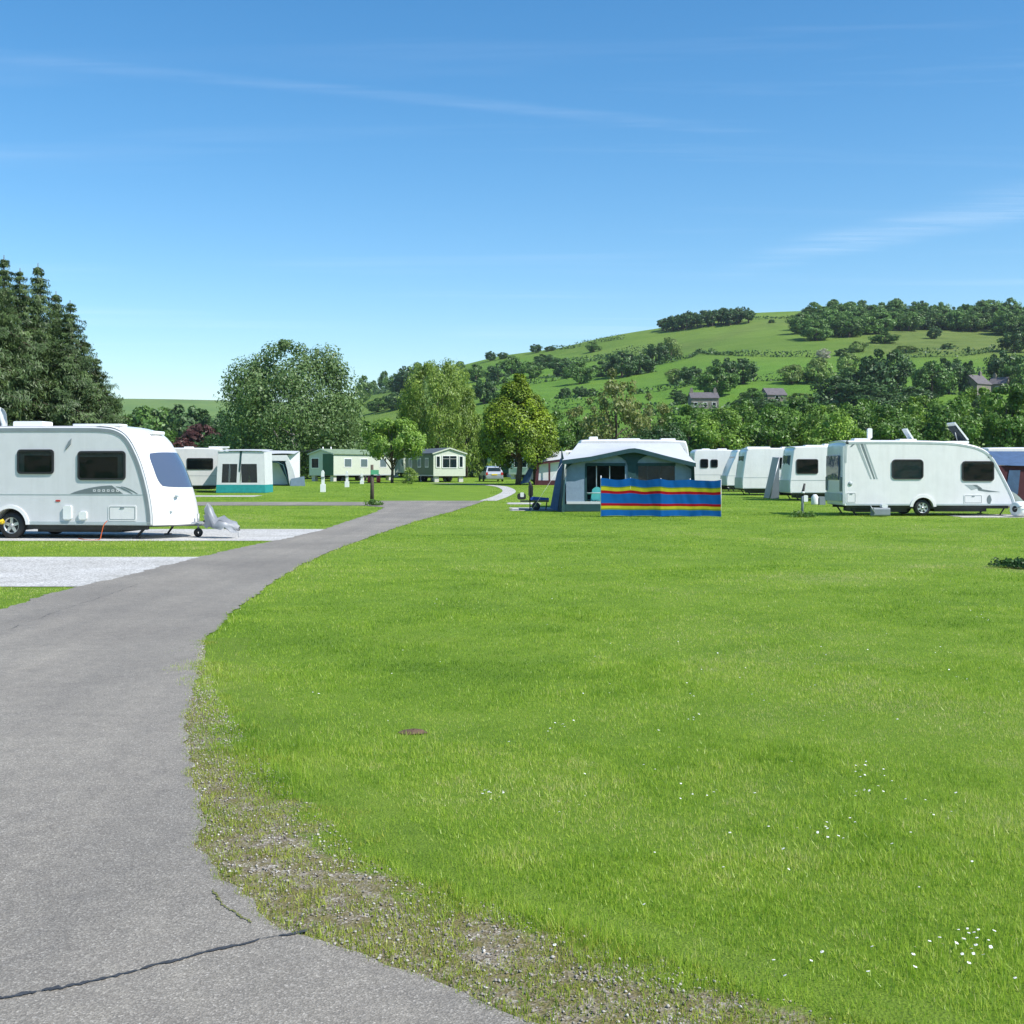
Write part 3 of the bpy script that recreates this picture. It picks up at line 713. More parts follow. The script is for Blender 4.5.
def joined(seed, H, R, prof, ncl, per, leaf, lm, **kw):   # far tree: one mesh, leaves + trunk
    rng = np.random.default_rng(seed)
    P, n, s, t, C = crown_pts(rng, prof, H, R, ncl, per, leaf, **kw)
    v, tt = leafquads(P, n, s, t, rng)
    k = 6; tr = R*.07
    ring = [(tr*q*cos(2*pi*i/k), tr*q*sin(2*pi*i/k), z) for z, q in ((-1.0, 1.2), (H*.25, 1), (H*.6, .5)) for i in range(k)]
    b = len(v); fq = [(b+i, b+(i+1) % k, b+k+(i+1) % k, b+k+i) for i in range(k)]+[(b+k+i, b+k+(i+1) % k, b+2*k+(i+1) % k, b+2*k+i) for i in range(k)]
    f = np.concatenate([np.arange(len(v)), np.array(fq).ravel()])
    mi = [0]*(len(v)//4)+[1]*len(fq)
    return np.concatenate([v, ring]), f, np.concatenate([tt, np.full(len(ring), .5)]), mi
def jmesh(name, d, lm): return np_mesh(name, d[0], d[1], 4, [M[lm], M['bark']], {'tint': d[2]}, matidx=d[3])

# --- spruces on the left: drooping sprays on whorled branches
def spruce(seed, H, R, bare=.12, nw=34):
    rng = np.random.default_rng(seed)
    mb = MB(); mb.tube([(0, 0, -.2), (.05, 0, H*.3), (0, .05, H*.7), (0, 0, H)], [.30, .24, .13, .02], 8)
    C = []; Nn = []; S = []; T = []
    for i in range(nw):
        h = bare+(1-bare)*((i+rng.random()*.6)/nw)**1.05
        L0 = R*(1-h)**.74*(1.02 if h > .2 else .85)
        nb = int(8+6*(1-h))
        for k in range(nb):
            a = 2*pi*(k+rng.random())/nb; L = max(.10, L0*(.42+.85*rng.random()**1.3)); tb = .5+rng.normal(0, .15)
            droop = .30+.25*rng.random()
            m = int(26+L*44)
            u = rng.random(m)**.7
            x = u*L; z = h*H-droop*L*u**1.3*.75+.16*L*u**4
            side = rng.normal(0, .13*L+.03, m)*(1-u*.45)
            hang = -np.abs(rng.normal(0, .17, m))*(.45+.5*L)
            C.append(np.stack([x*cos(a)-side*sin(a), x*sin(a)+side*cos(a), z+hang], -1))
            nn = np.stack([np.full(m, cos(a)), np.full(m, sin(a)), np.full(m, .55)], -1)+rng.normal(0, .45, (m, 3)); Nn.append(nn)
            S.append(.175*(.6+.8*rng.random(m))*(.5+.5*(1-h)+.12)); T.append(np.clip(tb+.20*(u-.5)+rng.normal(0, .1, m), 0, 1))
            if rng.random() < .3: mb.tube([(0, 0, h*H), (L*.5*cos(a), L*.5*sin(a), h*H-droop*L*.3), (L*.9*cos(a), L*.9*sin(a), h*H-droop*L*.62)], [.05, .03, .01], 5, False)
    for h in np.linspace(.02, bare, 7):                 # dead snags on the bare stem
        a = rng.random()*6.28; mb.tube([(0, 0, h*H), (1.2*cos(a), 1.2*sin(a), h*H-.2)], [.03, .008], 5, False)
    C = np.concatenate(C); v, t = leafquads(C, np.concatenate(Nn), np.concatenate(S), np.concatenate(T), rng, .2, .5)
    return np_mesh('crown', v, np.arange(len(v)), 4, [M['lf_spruce']], {'tint': t}), mb.mesh('trunk', M['bark'])
sp = [spruce(1, 14.5, 5.0, .17), spruce(2, 14.5, 4.8, .24), spruce(3, 14.0, 5.4, .05)]
for px, Y, top, w, v, lb in [(-16, 64, 244, 1.0, 0, 'tall dark spruce cut by the left edge of the photo'),
                             (4, 72, 255, 1.0, 1, 'tall spruce rising right beside the flag, just inside the left edge'),
                             (20, 66, 268, 1.05, 0, 'tall spruce over the left window of the near caravan'),
                             (38, 70, 263, 1.0, 1, 'tall bare-stemmed spruce with the rightmost of the high tips in its row'),
                             (56, 74, 291, 1.1, 1, 'spruce one step below the high tips, over the near caravan\'s roof vent'),
                             (70, 67, 300, 1.1, 0, 'mid height spruce in the middle of the stepped row'),
                             (84, 72, 332, 1.05, 2, 'broad spruce third from the right end of the stepped row'),
                             (96, 68, 350, .95, 2, 'low broad spruce second from the right end of the stepped row'),
                             (107, 73, 384, .9, 2, 'shortest spruce closing the row beside the gap to the far moor')]:
    H = (HZ-top)*Y/F+CH-float(gz(Y)); X = W(px, Y); s = H/14.5
    sx = min(1.12, max(.72, s))*w*(1 if top < 330 else .98)
    plant_tree('spruce_tree', lb, (X, Y, float(gz(Y))), sp[v], px*.7, sx, s, 'row of spruces behind the near caravan')
# --- big birch
pt = tree_parts(11, 12.6, 6.0, [(.06, .65), (.2, .95), (.4, 1.0), (.62, .96), (.8, .80), (.92, .55), (1.0, .22)], 210, 250, .135, .26, 'lf_birch', 14, 'barkpale', rc=.25, down=.5, lump=.08, tcl=.18)
plant_tree('birch_tree', 'large rounded grey-green birch with several pale stems behind the awnings', (W(292, 127), 127, .656), pt, .4, 1.16, 1.12)
# --- small spreading tree before the mobile homes
pt = tree_parts(12, 5.2, 2.75, [(.42, .6), (.5, .95), (.6, 1.0), (.78, .8), (.92, .45), (1, .1)], 60, 170, .11, .12, 'lf_fresh', 12, rc=.22, up=.7, tcl=.3)
plant_tree('young_tree', 'low spreading light green tree with dark forked trunk beside the green mobile home', (W(392, 104), 104, .47), pt, 1.2, 1, 1.08)
# --- fresh yellow-green willow
pt = tree_parts(13, 12.8, 4.4, [(.10, .75), (.3, .9), (.55, 1.0), (.75, .9), (.9, .62), (1.0, .25)], 120, 230, .17, .2, 'lf_willow', 12, rc=.2, down=.9, asp=.3, lump=.35, sq=1.5, tcl=.25)
plant_tree('willow_tree', 'tall yellow-green willow with upswept feathery branches behind the green mobile home', (W(438, 135), 135, .72), pt, 2)
pt2 = tree_parts(14, 9.0, 3.4, [(.02, 1.0), (.3, .95), (.55, .75), (.8, .5), (1.0, .1)], 60, 150, .2, .15, 'lf_willow', 8, rc=.22, down=.9, asp=.3, sq=1.5, tcl=.25)
plant_tree('willow_tree', 'lower drooping pale willow between the tall willow and the golden conifer', (W(466, 138), 138, .74), pt2, 1)
# --- golden conifer
pt = tree_parts(15, 9.4, 3.2, [(.23, .62), (.31, .98), (.42, 1.0), (.55, .84), (.7, .64), (.85, .38), (.95, .17), (1.0, .05)], 170, 430, .098, .22, 'lf_gold', 8, rc=.22, outer=.7, lump=.25, up=.6, sq=1.2, tcl=.3, rand=.6)
tg = plant_tree('golden_conifer', 'dense golden-leaved conifer with dark trunk beside the silver car', (W(518, 96), 96, .41), pt, 0, .92, .93)
tw = MB().tube([(1.5, .3, -.1), (1.45, .3, 1.6), (1.2, .2, 3.6)], [.17, .14, .08], 8).mesh('trunk', M['bark']); link('trunk', tw, tg)
# --- copper beech
pt = tree_parts(16, 6.6, 3.2, BROAD, 50, 110, .22, .2, 'lf_copper', 6, rc=.26)
plant_tree('copper_beech', 'round dark purple-brown copper tree left of the large birch', (W(200, 150), 150, .84), pt, 0)

# --- belt of broadleaf trees behind the caravans
bt = {'mid': tree_parts(21, 9, 4.2, BUSH, 90, 165, .18, .2, 'lf_mid', 5, rc=.24), 'mid2': tree_parts(22, 9, 4.2, BUSH, 95, 157, .18, .2, 'lf_mid', 5, rc=.22, lump=.4),
      'fresh': tree_parts(23, 9, 4.2, BUSH, 90, 165, .18, .2, 'lf_fresh', 5, rc=.24, lump=.35), 'dark': tree_parts(24, 9, 4.2, BUSH, 85, 165, .18, .2, 'lf_dark', 5, rc=.25, lump=.4),
      'olive': tree_parts(25, 10, 4.2, [(.02, .8), (.25, 1.0), (.5, .95), (.75, .6), (.9, .35), (1, .1)], 70, 85, .19, .18, 'lf_olive', 16, rc=.22, lump=.5, outer=.35)}
BELT = [(556, 138, 414, 52, 'mid', 'bushy green tree showing between the golden conifer and the striped-windbreak awning'),
        (586, 150, 402, 50, 'olive', 'pale olive tree rising above the left roof end of the awning caravan'),
        (616, 136, 374, 62, 'olive', 'tallest feathery olive tree above the roof apex of the windbreak awning'),
        (650, 150, 398, 50, 'olive', 'thin pale olive tree above the right end of the awning caravan'),
        (662, 132, 424, 46, 'dark', 'low dark green bush at the right roof end of the awning caravan'),
        (690, 140, 408, 52, 'mid', 'green belt tree below the stone cottage'),
        (722, 134, 412, 54, 'fresh', 'light green belt tree just right of the stone cottage'),
        (742, 146, 402, 50, 'mid2', 'green belt tree over the plain white windowless caravan'),
        (768, 135, 407, 56, 'mid', 'green belt tree below the barn roof'),
        (800, 144, 402, 52, 'mid2', 'green belt tree above the caravan with one black window'),
        (826, 133, 409, 54, 'fresh', 'light green belt tree just above the rear end of the large right caravan'),
        (856, 145, 402, 56, 'mid', 'green belt tree above the white aerial of the large right caravan'),
        (888, 134, 408, 54, 'mid2', 'green belt tree just left of the half-open roof light of the right caravan'),
        (918, 142, 400, 56, 'fresh', 'light green belt tree between the two raised roof lights of the right caravan'),
        (950, 135, 400, 56, 'mid', 'green belt tree right behind the large raised roof light'),
        (978, 144, 392, 56, 'fresh', 'light green belt tree below the slate-roofed house on the right'),
        (1006, 134, 388, 58, 'mid2', 'tall green belt tree above the blue awning at the right edge'),
        (1040, 138, 384, 60, 'mid', 'green belt tree cut by the right edge of the photo'),
        (335, 142, 432, 46, 'dark', 'dark tree behind the cream mobile home, right foot of the birch'),
        (376, 146, 424, 44, 'mid', 'dark green tree behind the low spreading tree'),
        (408, 150, 418, 44, 'mid2', 'shaded green tree at the left foot of the tall willow'),
        (502, 142, 424, 44, 'mid2', 'shaded green tree behind the silver car and the golden conifer\'s trunk'),
        (534, 148, 420, 40, 'dark', 'dark low tree right of the golden conifer\'s trunk'),
        (236, 148, 428, 44, 'dark', 'dark tree behind the teal-skirted awning'),
        (160, 160, 432, 46, 'mid', 'green tree above the front roof edge of the near caravan')]
for i, (px, Y, top, wpx, k, lb) in enumerate(BELT):
    z = float(gz(Y)); H = (HZ-top)*Y/F+CH-z
    plant_tree('olive_tree' if False else 'broadleaf_tree', lb, (W(px, Y), Y, z), bt[k], i*1.9, wpx*Y/F/(6.6 if k != 'olive' else 8), H/(10 if k == 'olive' else 9)*1.06, 'trees in the belt behind the pitches')

# --- hillside and valley trees, each where the slope carries it
hm = {}
for k, lm, pr, sd in (('a', 'lf_hill', BROAD, 31), ('b', 'lf_hill', TALL, 32), ('d', 'lf_hilldark', BROAD, 33), ('e', 'lf_hilldark', BUSH, 34), ('p', 'lf_hillpale', BROAD, 35), ('q', 'lf_hillpale', BUSH, 36)):
    hm[k] = joined(sd, 10, 5, pr, 50, 75, .40, lm, rc=.27, lump=.3)
hm['c'] = joined(37, 10, 2.2, CONE, 40, 40, .42, 'lf_hilldark', rc=.3, lump=.2)
hm['w'] = joined(38, 10, 5, BUSH, 40, 40, .5, 'lf_blossom', rc=.27)
LM = {'a': 'lf_hill', 'b': 'lf_hill', 'd': 'lf_hilldark', 'e': 'lf_hilldark', 'p': 'lf_hillpale', 'q': 'lf_hillpale', 'c': 'lf_hilldark', 'w': 'lf_blossom'}
hme = {k: jmesh('hill_tree_'+LM[k], hm[k], LM[k]) for k in hm}
HT = [  # px, base row, top row, width px, kind, label
    (886, 400, 350, 46, 'd', 'largest dark tree low on the hillside above the right caravan\'s aerial'),
    (856, 398, 366, 42, 'd', 'broad dark tree touching the left of the largest dark hillside tree'),
    (836, 402, 376, 40, 'e', 'low dark rounded tree above the light green belt tree over the large caravan\'s rear'),
    (868, 408, 382, 52, 'e', 'wide dark bushy tree in front of the largest dark hillside tree'),
    (818, 384, 358, 26, 'p', 'pale half-bare tree left of the broad dark hillside trees'),
    (792, 384, 364, 24, 'p', 'pale thin tree above the barn roof'),
    (848, 374, 352, 20, 'p', 'pale upright tree below the blossoming hawthorn'),
    (932, 396, 362, 34, 'a', 'round green tree left of the narrow hillside conifer'),
    (949, 394, 358, 30, 'd', 'dark tree touching the narrow hillside conifer'),
    (968, 395, 347, 14, 'c', 'narrow pointed dark conifer near the slate-roofed house'),
    (1004, 388, 350, 28, 'd', 'dark tree behind the slate-roofed house'),
    (1020, 392, 356, 30, 'a', 'green tree at the photo\'s right edge beside the slate-roofed house'),
    (722, 388, 358, 26, 'd', 'dark round tree behind and right of the stone cottage'),
    (743, 384, 358, 28, 'd', 'dark round tree right of the pair over the stone cottage'),
    (717, 396, 367, 36, 'a', 'large green tree standing right over the stone cottage roof'),
    (690, 384, 366, 22, 'd', 'dark green field tree left above the stone cottage'),
    (674, 384, 368, 16, 'p', 'pale bare-twigged tree left of the cottage field tree'),
    (682, 404, 393, 14, 'e', 'small dark bush left of the stone cottage'),
    (676, 398, 389, 12, 'e', 'smaller dark bush beyond the cottage\'s garden hedge'),
    (752, 404, 388, 24, 'a', 'green garden tree between the stone cottage and the barn'),
    (742, 412, 398, 20, 'e', 'dark bush right of the stone cottage'),
    (800, 402, 392, 24, 'q', 'light green bush right of the barn'),
    (671, 360, 337, 20, 'p', 'light green field tree below the pine clump on the skyline'),
    (656, 364, 343, 22, 'd', 'dark tree left of the light green field tree below the pine clump'),
    (640, 374, 354, 26, 'e', 'dark bushy tree on the mid slope below the skyline hedge'),
    (622, 377, 352, 30, 'd', 'broad dark tree in the mid slope scrub'),
    (606, 376, 360, 22, 'e', 'dark low tree at the left of the mid slope scrub'),
    (594, 352, 343, 14, 'a', 'small tree on the slope just under the skyline hedge'),
    (580, 384, 362, 26, 'a', 'green tree in the scrub band above the olive trees'),
    (562, 376, 358, 24, 'd', 'dark tree in the scrub band right of the golden conifer\'s tip'),
    (545, 368, 354, 20, 'd', 'dark tree below the pair of skyline trees'),
    (530, 378, 362, 22, 'a', 'green tree right above the golden conifer\'s tip'),
    (512, 374, 356, 20, 'a', 'green tree left above the golden conifer\'s tip'),
    (498, 384, 364, 22, 'e', 'dark tree left of the golden conifer\'s crown'),
    (484, 404, 378, 22, 'd', 'tall dark tree between the willow and the golden conifer'),
    (476, 382, 364, 18, 'a', 'green tree on the slope right of the tall willow'),
    (566, 398, 387, 12, 'e', 'first dark bush of the lane hedge right of the golden conifer'),
    (580, 397, 386, 13, 'd', 'second dark bush of the lane hedge right of the golden conifer'),
    (592, 396, 388, 10, 'e', 'third and smallest bush of the lane hedge right of the golden conifer'),
    (490, 361, 351, 10, 'd', 'left of two lone round trees on the skyline'),
    (503, 359, 352, 10, 'd', 'right of two lone round trees on the skyline'),
    (536, 353, 344, 11, 'd', 'lone dark tree where the skyline hedge begins'),
    (550, 351, 346, 10, 'e', 'low skyline bush right of the lone dark tree'),
    (460, 369, 361, 10, 'b', 'thin skyline tree right of the willow\'s tip'),
    (440, 384, 366, 20, 'd', 'dark skyline tree behind the tall willow'),
    (418, 390, 363, 18, 'a', 'tall tree in the skyline group left of the willow'),
    (407, 392, 366, 20, 'd', 'dark tree in the skyline group left of the willow'),
    (396, 394, 374, 18, 'a', 'lowest tree in the skyline group left of the willow'),
    (384, 391, 371, 11, 'b', 'right of two slim trees on the skyline near the birch'),
    (374, 391, 373, 10, 'b', 'left of two slim trees on the skyline near the birch'),
    (364, 402, 376, 14, 'a', 'tree on the skyline touching the birch crown'),
    (396, 410, 392, 20, 'd', 'dark tree in the field between birch and willow'),
    (378, 412, 398, 22, 'a', 'green bush in the field beside the birch'),
    (926, 330, 318, 12, 'd', 'small tree in front of the ridge wood'),
    (935, 339, 326, 12, 'd', 'lone dark tree on the pasture below the ridge wood'),
    (885, 343, 333, 24, 'a', 'green bushy tree at the foot of the ridge wood'),
    (823, 358, 348, 14, 'w', 'pale blossoming hawthorn on the pasture wall'),
    (844, 356, 348, 16, 'e', 'dark bush right of the blossoming hawthorn'),
    (858, 352, 341, 16, 'p', 'pale young tree at the lower edge of the ridge wood'),
    (906, 352, 345, 22, 'q', 'light green scrub bush on the rough pasture'),
    (948, 349, 343, 12, 'e', 'dark gorse bush on the rough pasture'),
    (1014, 352, 331, 26, 'd', 'dark tree below the right end of the ridge wood'),
    (912, 410, 386, 38, 'e', 'dark low tree in front of the round green tree by the narrow conifer'),
    (880, 416, 392, 40, 'd', 'dark tree low behind the belt, under the largest dark hillside tree'),
    (985, 412, 394, 34, 'e', 'dark bushy tree just under the slate-roofed house'),
    (768, 414, 399, 30, 'd', 'dark tree just under the barn'),
    (772, 323, 319, 6, 'e', 'tiny lone bush on the open top pasture'),
    (146, 446, 408, 30, 'a', 'green valley tree above the near caravan\'s front roof, below the moor'),
    (186, 444, 405, 26, 'd', 'dark valley tree with round top below the moor'),
    (166, 440, 408, 24, 'b', 'tall valley tree between two round ones below the moor'),
    (128, 440, 416, 24, 'a', 'valley tree beside the shortest spruce'),
    (212, 440, 410, 26, 'd', 'dark valley tree beside the birch, below the moor'),
]
for i, (px, by, ty, wp, k, lb) in enumerate(HT):
    X, Y, z = hp(px, by)
    if px < 230: Y = 260.0; X = W(px, Y); z = float(hz(X, Y))
    H = (by-ty)*Y/F if px > 230 else (HZ-ty)*Y/F+CH-z
    o = link('hillside_tree' if k not in 'eqw' else 'hillside_bush', hme[k], None, (X, Y, z-.2), i*2.3)
    w = wp*Y/F/(10 if k != 'c' else 4.4)*(1.7 if px < 230 else 1.0); o.scale = (w*1.08, w*1.08, H/9.6)
    tag(o, lb, 'tree' if k not in 'eqw' else 'bush', 'trees and bushes scattered over the hill')
# woods on the ridge: each reads as one mass
def wood(name, spots, kinds, seed):
    rg = np.random.default_rng(seed); V = []; Fq = []; T = []; MI = []; b = 0
    for X, Y, z, H, Wd in spots:
        d = hm[kinds[rg.integers(len(kinds))]]; a = rg.random()*6.28; s = Wd/10
        P = np.array(d[0]); P = np.stack([(P[:, 0]*cos(a)-P[:, 1]*sin(a))*s+X, (P[:, 0]*sin(a)+P[:, 1]*cos(a))*s+Y, P[:, 2]*H/10+z-.3], -1)
        V.append(P); Fq.append(d[1]+b); b += len(P); T.append(np.clip(d[2]+rg.normal(0, .14), 0, 1)); MI += d[3]
    return link(name, np_mesh(name, np.concatenate(V), np.concatenate(Fq), 4, [M['lf_hill'], M['bark']], {'tint': np.concatenate(T)}, matidx=MI))
rg = np.random.default_rng(77); spots = []
for i in range(95):
    px = 800+250*rg.random(); lo = np.interp(px, [800, 815, 850, 880, 930, 960, 1000, 1050], [338, 341, 338, 334, 330, 331, 334, 345]); py = lo-rg.random()**1.2*(lo-317)
    X, Y, z = hp(px, py); spots.append((X, Y, z, (8+4*rg.random()), 9+5*rg.random()))
tag(wood('ridge_wood', spots, 'abd', 5), kind='stuff')
# pine clump on the skyline: bare stems under flat tops
def pinewood():
    rg = np.random.default_rng(6); V = []; Fq = []; T = []; MI = []; b = 0
    for i in range(85):
        u = rg.random(); px = 662+88*u; X, Y, z = hp(px, np.interp(px, [660, 700, 750], [333.5, 328.5, 324.5])-1.5*rg.random())
        Y += rg.random()*14; X = W(px, Y); z = float(hz(X, Y)); H = (6.6+1.6*rg.random())*(.75+.25*min(1, u*5))*(1 if u < .9 else .9)
        P, n, s, t, C = crown_pts(rg, [(.30, .7), (.6, 1), (.9, .85), (1, .4)], H, 2.6, 14, 28, .5, rc=.4)
        v, tt = leafquads(P, n, s, t, rg); P = v+np.array([X, Y, z])
        V.append(P); f = np.arange(len(P)); mi = [0]*(len(P)//4)
        k = 5; ring = [(X+.22*cos(2*pi*j/k), Y+.22*sin(2*pi*j/k), z-.5+q*(H*.7)) for q in (0, 1) for j in range(k)]
        o = len(P); f = np.concatenate([f, np.array([(o+j, o+(j+1) % k, o+k+(j+1) % k, o+k+j) for j in range(k)]).ravel()]); mi += [1]*k
        V.append(np.array(ring)); T.append(tt); T.append(np.full(len(ring), .5)); Fq.append(f+b); b += len(P)+len(ring); MI += mi
    return link('pine_wood', np_mesh('pine_wood', np.concatenate(V), np.concatenate(Fq), 4, [M['lf_hilldark'], M['bark']], {'tint': np.concatenate(T)}, matidx=MI))
tag(pinewood(), kind='stuff')
# hedges and walls between the fields
def hedge(pts, h, w, lb, lm='lf_hilldark', seed=0, name='hedge', cat='hedge', dens=9):
    rg = np.random.default_rng(seed); Q = np.array([hp(*p) for p in pts])
    seg = np.linalg.norm(np.diff(Q[:, :2], axis=0), axis=1); L = np.concatenate([[0], np.cumsum(seg)])
    n = int(L[-1]*dens); s = rg.random(n)*L[-1]
    X = np.interp(s, L, Q[:, 0]); Y = np.interp(s, L, Q[:, 1])
    hh = h*(.55+.9*vnoise(s/7, s*0, seed))
    X = X+rg.normal(0, w*.4, n); Y = Y+rg.normal(0, w*.4, n); z = hz(X, Y)+hh*rg.random(n)
    P = np.stack([X, Y, z], -1); N = rg.normal(0, 1, (n, 3))+np.array([0, -.4, .6])
    v, t = leafquads(P, N, .5*(.6+.8*rg.random(n)), np.clip(rg.normal(.5, .15, n), 0, 1), rg)
    tag(link(name, np_mesh(name, v, np.arange(len(v)), 4, [M[lm]], {'tint': t})), lb, cat)
hedge([(698, 353), (720, 355), (745, 356), (780, 357), (815, 357.5)], 1.9, 1.4, 'long dark field hedge across the open pasture left of the hawthorn', seed=1)
hedge([(893, 357.5), (920, 357), (960, 356.5), (985, 353), (1024, 349)], 2.6, 2, 'ragged dark hedge across the pasture below the ridge wood', seed=2)
hedge([(745, 382), (770, 381), (800, 380.5), (825, 381)], 2.0, 1.4, 'dark hedge crossing the field above the barn', seed=3)
hedge([(905, 373.5), (940, 374), (955, 374), (1000, 374)], 1.8, 1.4, 'dark hedge above the narrow hillside conifer', seed=4)
hedge([(556, 398), (600, 396), (640, 394), (680, 388), (700, 384)], 1.6, 1.2, 'dark lane hedge climbing towards the stone cottage', seed=5)
hedge([(548, 350.5), (575, 348), (600, 342), (625, 339)], 2.6, 1.6, 'dark hedge along the skyline', seed=6)
hedge([(360, 395), (385, 393), (410, 388), (430, 381), (458, 371)], 3.2, 2, 'dark hedge climbing the skyline beside the birch', seed=7)
hedge([(530, 372), (560, 366), (590, 362), (620, 357), (645, 353)], 3.5, 4, 'wide dark scrub hedge running up the mid slope', seed=8, dens=14)
hedge([(752, 320), (775, 319), (800, 318)], 1.4, 1.2, 'thin dark hedge on the skyline between pine clump and ridge wood', seed=9)
hedge([(855, 408), (800, 410), (720, 414), (640, 416)], 3.0, 3, 'thick hedge at the foot of the hill behind the belt trees', seed=10, dens=14)
hedge([(500, 412), (540, 410), (580, 408), (625, 410)], 3.0, 2.5, 'hedge at the foot of the hill beside the golden conifer', seed=12, lm='lf_hill', dens=12)
hedge([(480, 395), (510, 388), (540, 383), (575, 377)], 2.4, 2, 'dark hedge rising from behind the golden conifer to the scrub', seed=13)
hedge([(640, 366), (665, 364), (690, 358), (700, 353)], 1.6, 1.3, 'short dark hedge running down from the long pasture hedge', seed=14)
# small plants on the site
def bush(name, lb, px, Y, H, R, lm, seed, leaf=.06, ncl=26, per=60, cat='bush'):
    rg = np.random.default_rng(seed); P, n, s, t, C = crown_pts(rg, BUSH, H, R, ncl, per, leaf, rc=.35)
    v, tt = leafquads(P, n, s, t, rg)
    o = thing(name, lb, cat, (W(px, Y), Y, float(gz(Y))))
    link('leaves', np_mesh('leaves', v, np.arange(len(v)), 4, [M[lm]], {'tint': tt}), o)
    mb = MB()
    for i in range(5): mb.tube([(0, 0, -.03), (C[i][0]*.5, C[i][1]*.5, C[i][2]*.5), tuple(C[i])], [.03*R, .02*R, .008*R], 5)
    mb.build('stems', M['bark'], o)
bush('garden_bush', 'small yellow-green bush in front of the dark side of the green mobile home', 409, 99, 1.45, .62, 'lf_willow', 41)
bush('weed_clump', 'low dark green weed clump on the open lawn at the right edge', 1021, 19.6, .10, .36, 'lf_dark', 42, .03, 30, 40, 'plant')
bush('tuft', 'tuft of long grass at the foot of the leaning water post', 803.5, 40.6, .16, .42, 'lf_mid', 43, .035, 20, 40, 'plant')
bush('tuft', 'dark tuft of long grass on the grass tongue at the road fork', 374, 52.0, .22, .34, 'lf_mid', 44, .04, 20, 40, 'plant')
bush('hedge_bush', 'leafy light green shrub at the left edge above the near caravan roof', -3, 44, 4.3, .55, 'lf_fresh', 45, .09, 40, 60)
# ------------------------------------------------------------------ caravans
M['vent'] = mat('white_plastic', (.78, .79, .78), .4, var=.03)
M['teal'] = mat('teal_canvas', (.015, .27, .27), .75, var=.15, scale=5, bump=.2, bscale=8)
M['greycanvas'] = mat('blue_grey_canvas', (.20, .27, .36), .8, var=.12, scale=4, bump=.3, bscale=5)
M['roofcanvas'] = mat('pale_roof_canvas', (.52, .54, .565), .75, var=.06, scale=2, bump=.25, bscale=3)
M['greencanvas'] = mat('dark_green_canvas', (.008, .048, .055), .75, var=.2, scale=4, bump=.3, bscale=6)
M['bluecanvas'] = mat('slate_blue_canvas', (.055, .105, .20), .8, var=.2, scale=4, bump=.3, bscale=5)
M['maroon'] = mat('maroon_canvas', (.07, .014, .022), .8, var=.2, scale=4)
M['whitecanvas'] = mat('white_canvas', (.64, .65, .66), .75, var=.06, scale=3, bump=.25, bscale=4)
M['curtain'] = mat('patterned_curtain', (.16, .13, .12), .9, var=.7, scale=9)
M['mesh'] = glassmat('clear_plastic_window', (.05, .05, .05), see=.55, rough=.15)
M['mhcream'] = mat('cream_green_cladding', (.56, .60, .50), .5, var=.06, scale=4)
M['mhgreen'] = mat('dark_green_cladding', (.030, .105, .055), .55, var=.15, scale=3)
M['mhroof'] = mat('dark_grey_roof', (.10, .115, .13), .7, var=.2, scale=3)
M['mhroofgreen'] = mat('pale_green_roof', (.20, .27, .17), .7, var=.15, scale=3)
M['brick'] = mat('pier_block', (.55, .53, .50), .85, var=.15, scale=6)
M['stonewall'] = mat('gritstone_wall', (.20, .18, .155), .9, var=.35, scale=1.2, bump=.4, bscale=6)
M['slate'] = mat('slate_roof', (.125, .112, .118), .75, var=.25, scale=1.5)
M['carpaint'] = mat('silver_car_paint', (.52, .54, .56), .3, metal=.5, var=.05, coat=.5)
M['chair'] = mat('turquoise_plastic', (.08, .42, .45), .45)
M['bluecloth'] = mat('royal_blue_cloth', (.02, .07, .36), .8, var=.15)

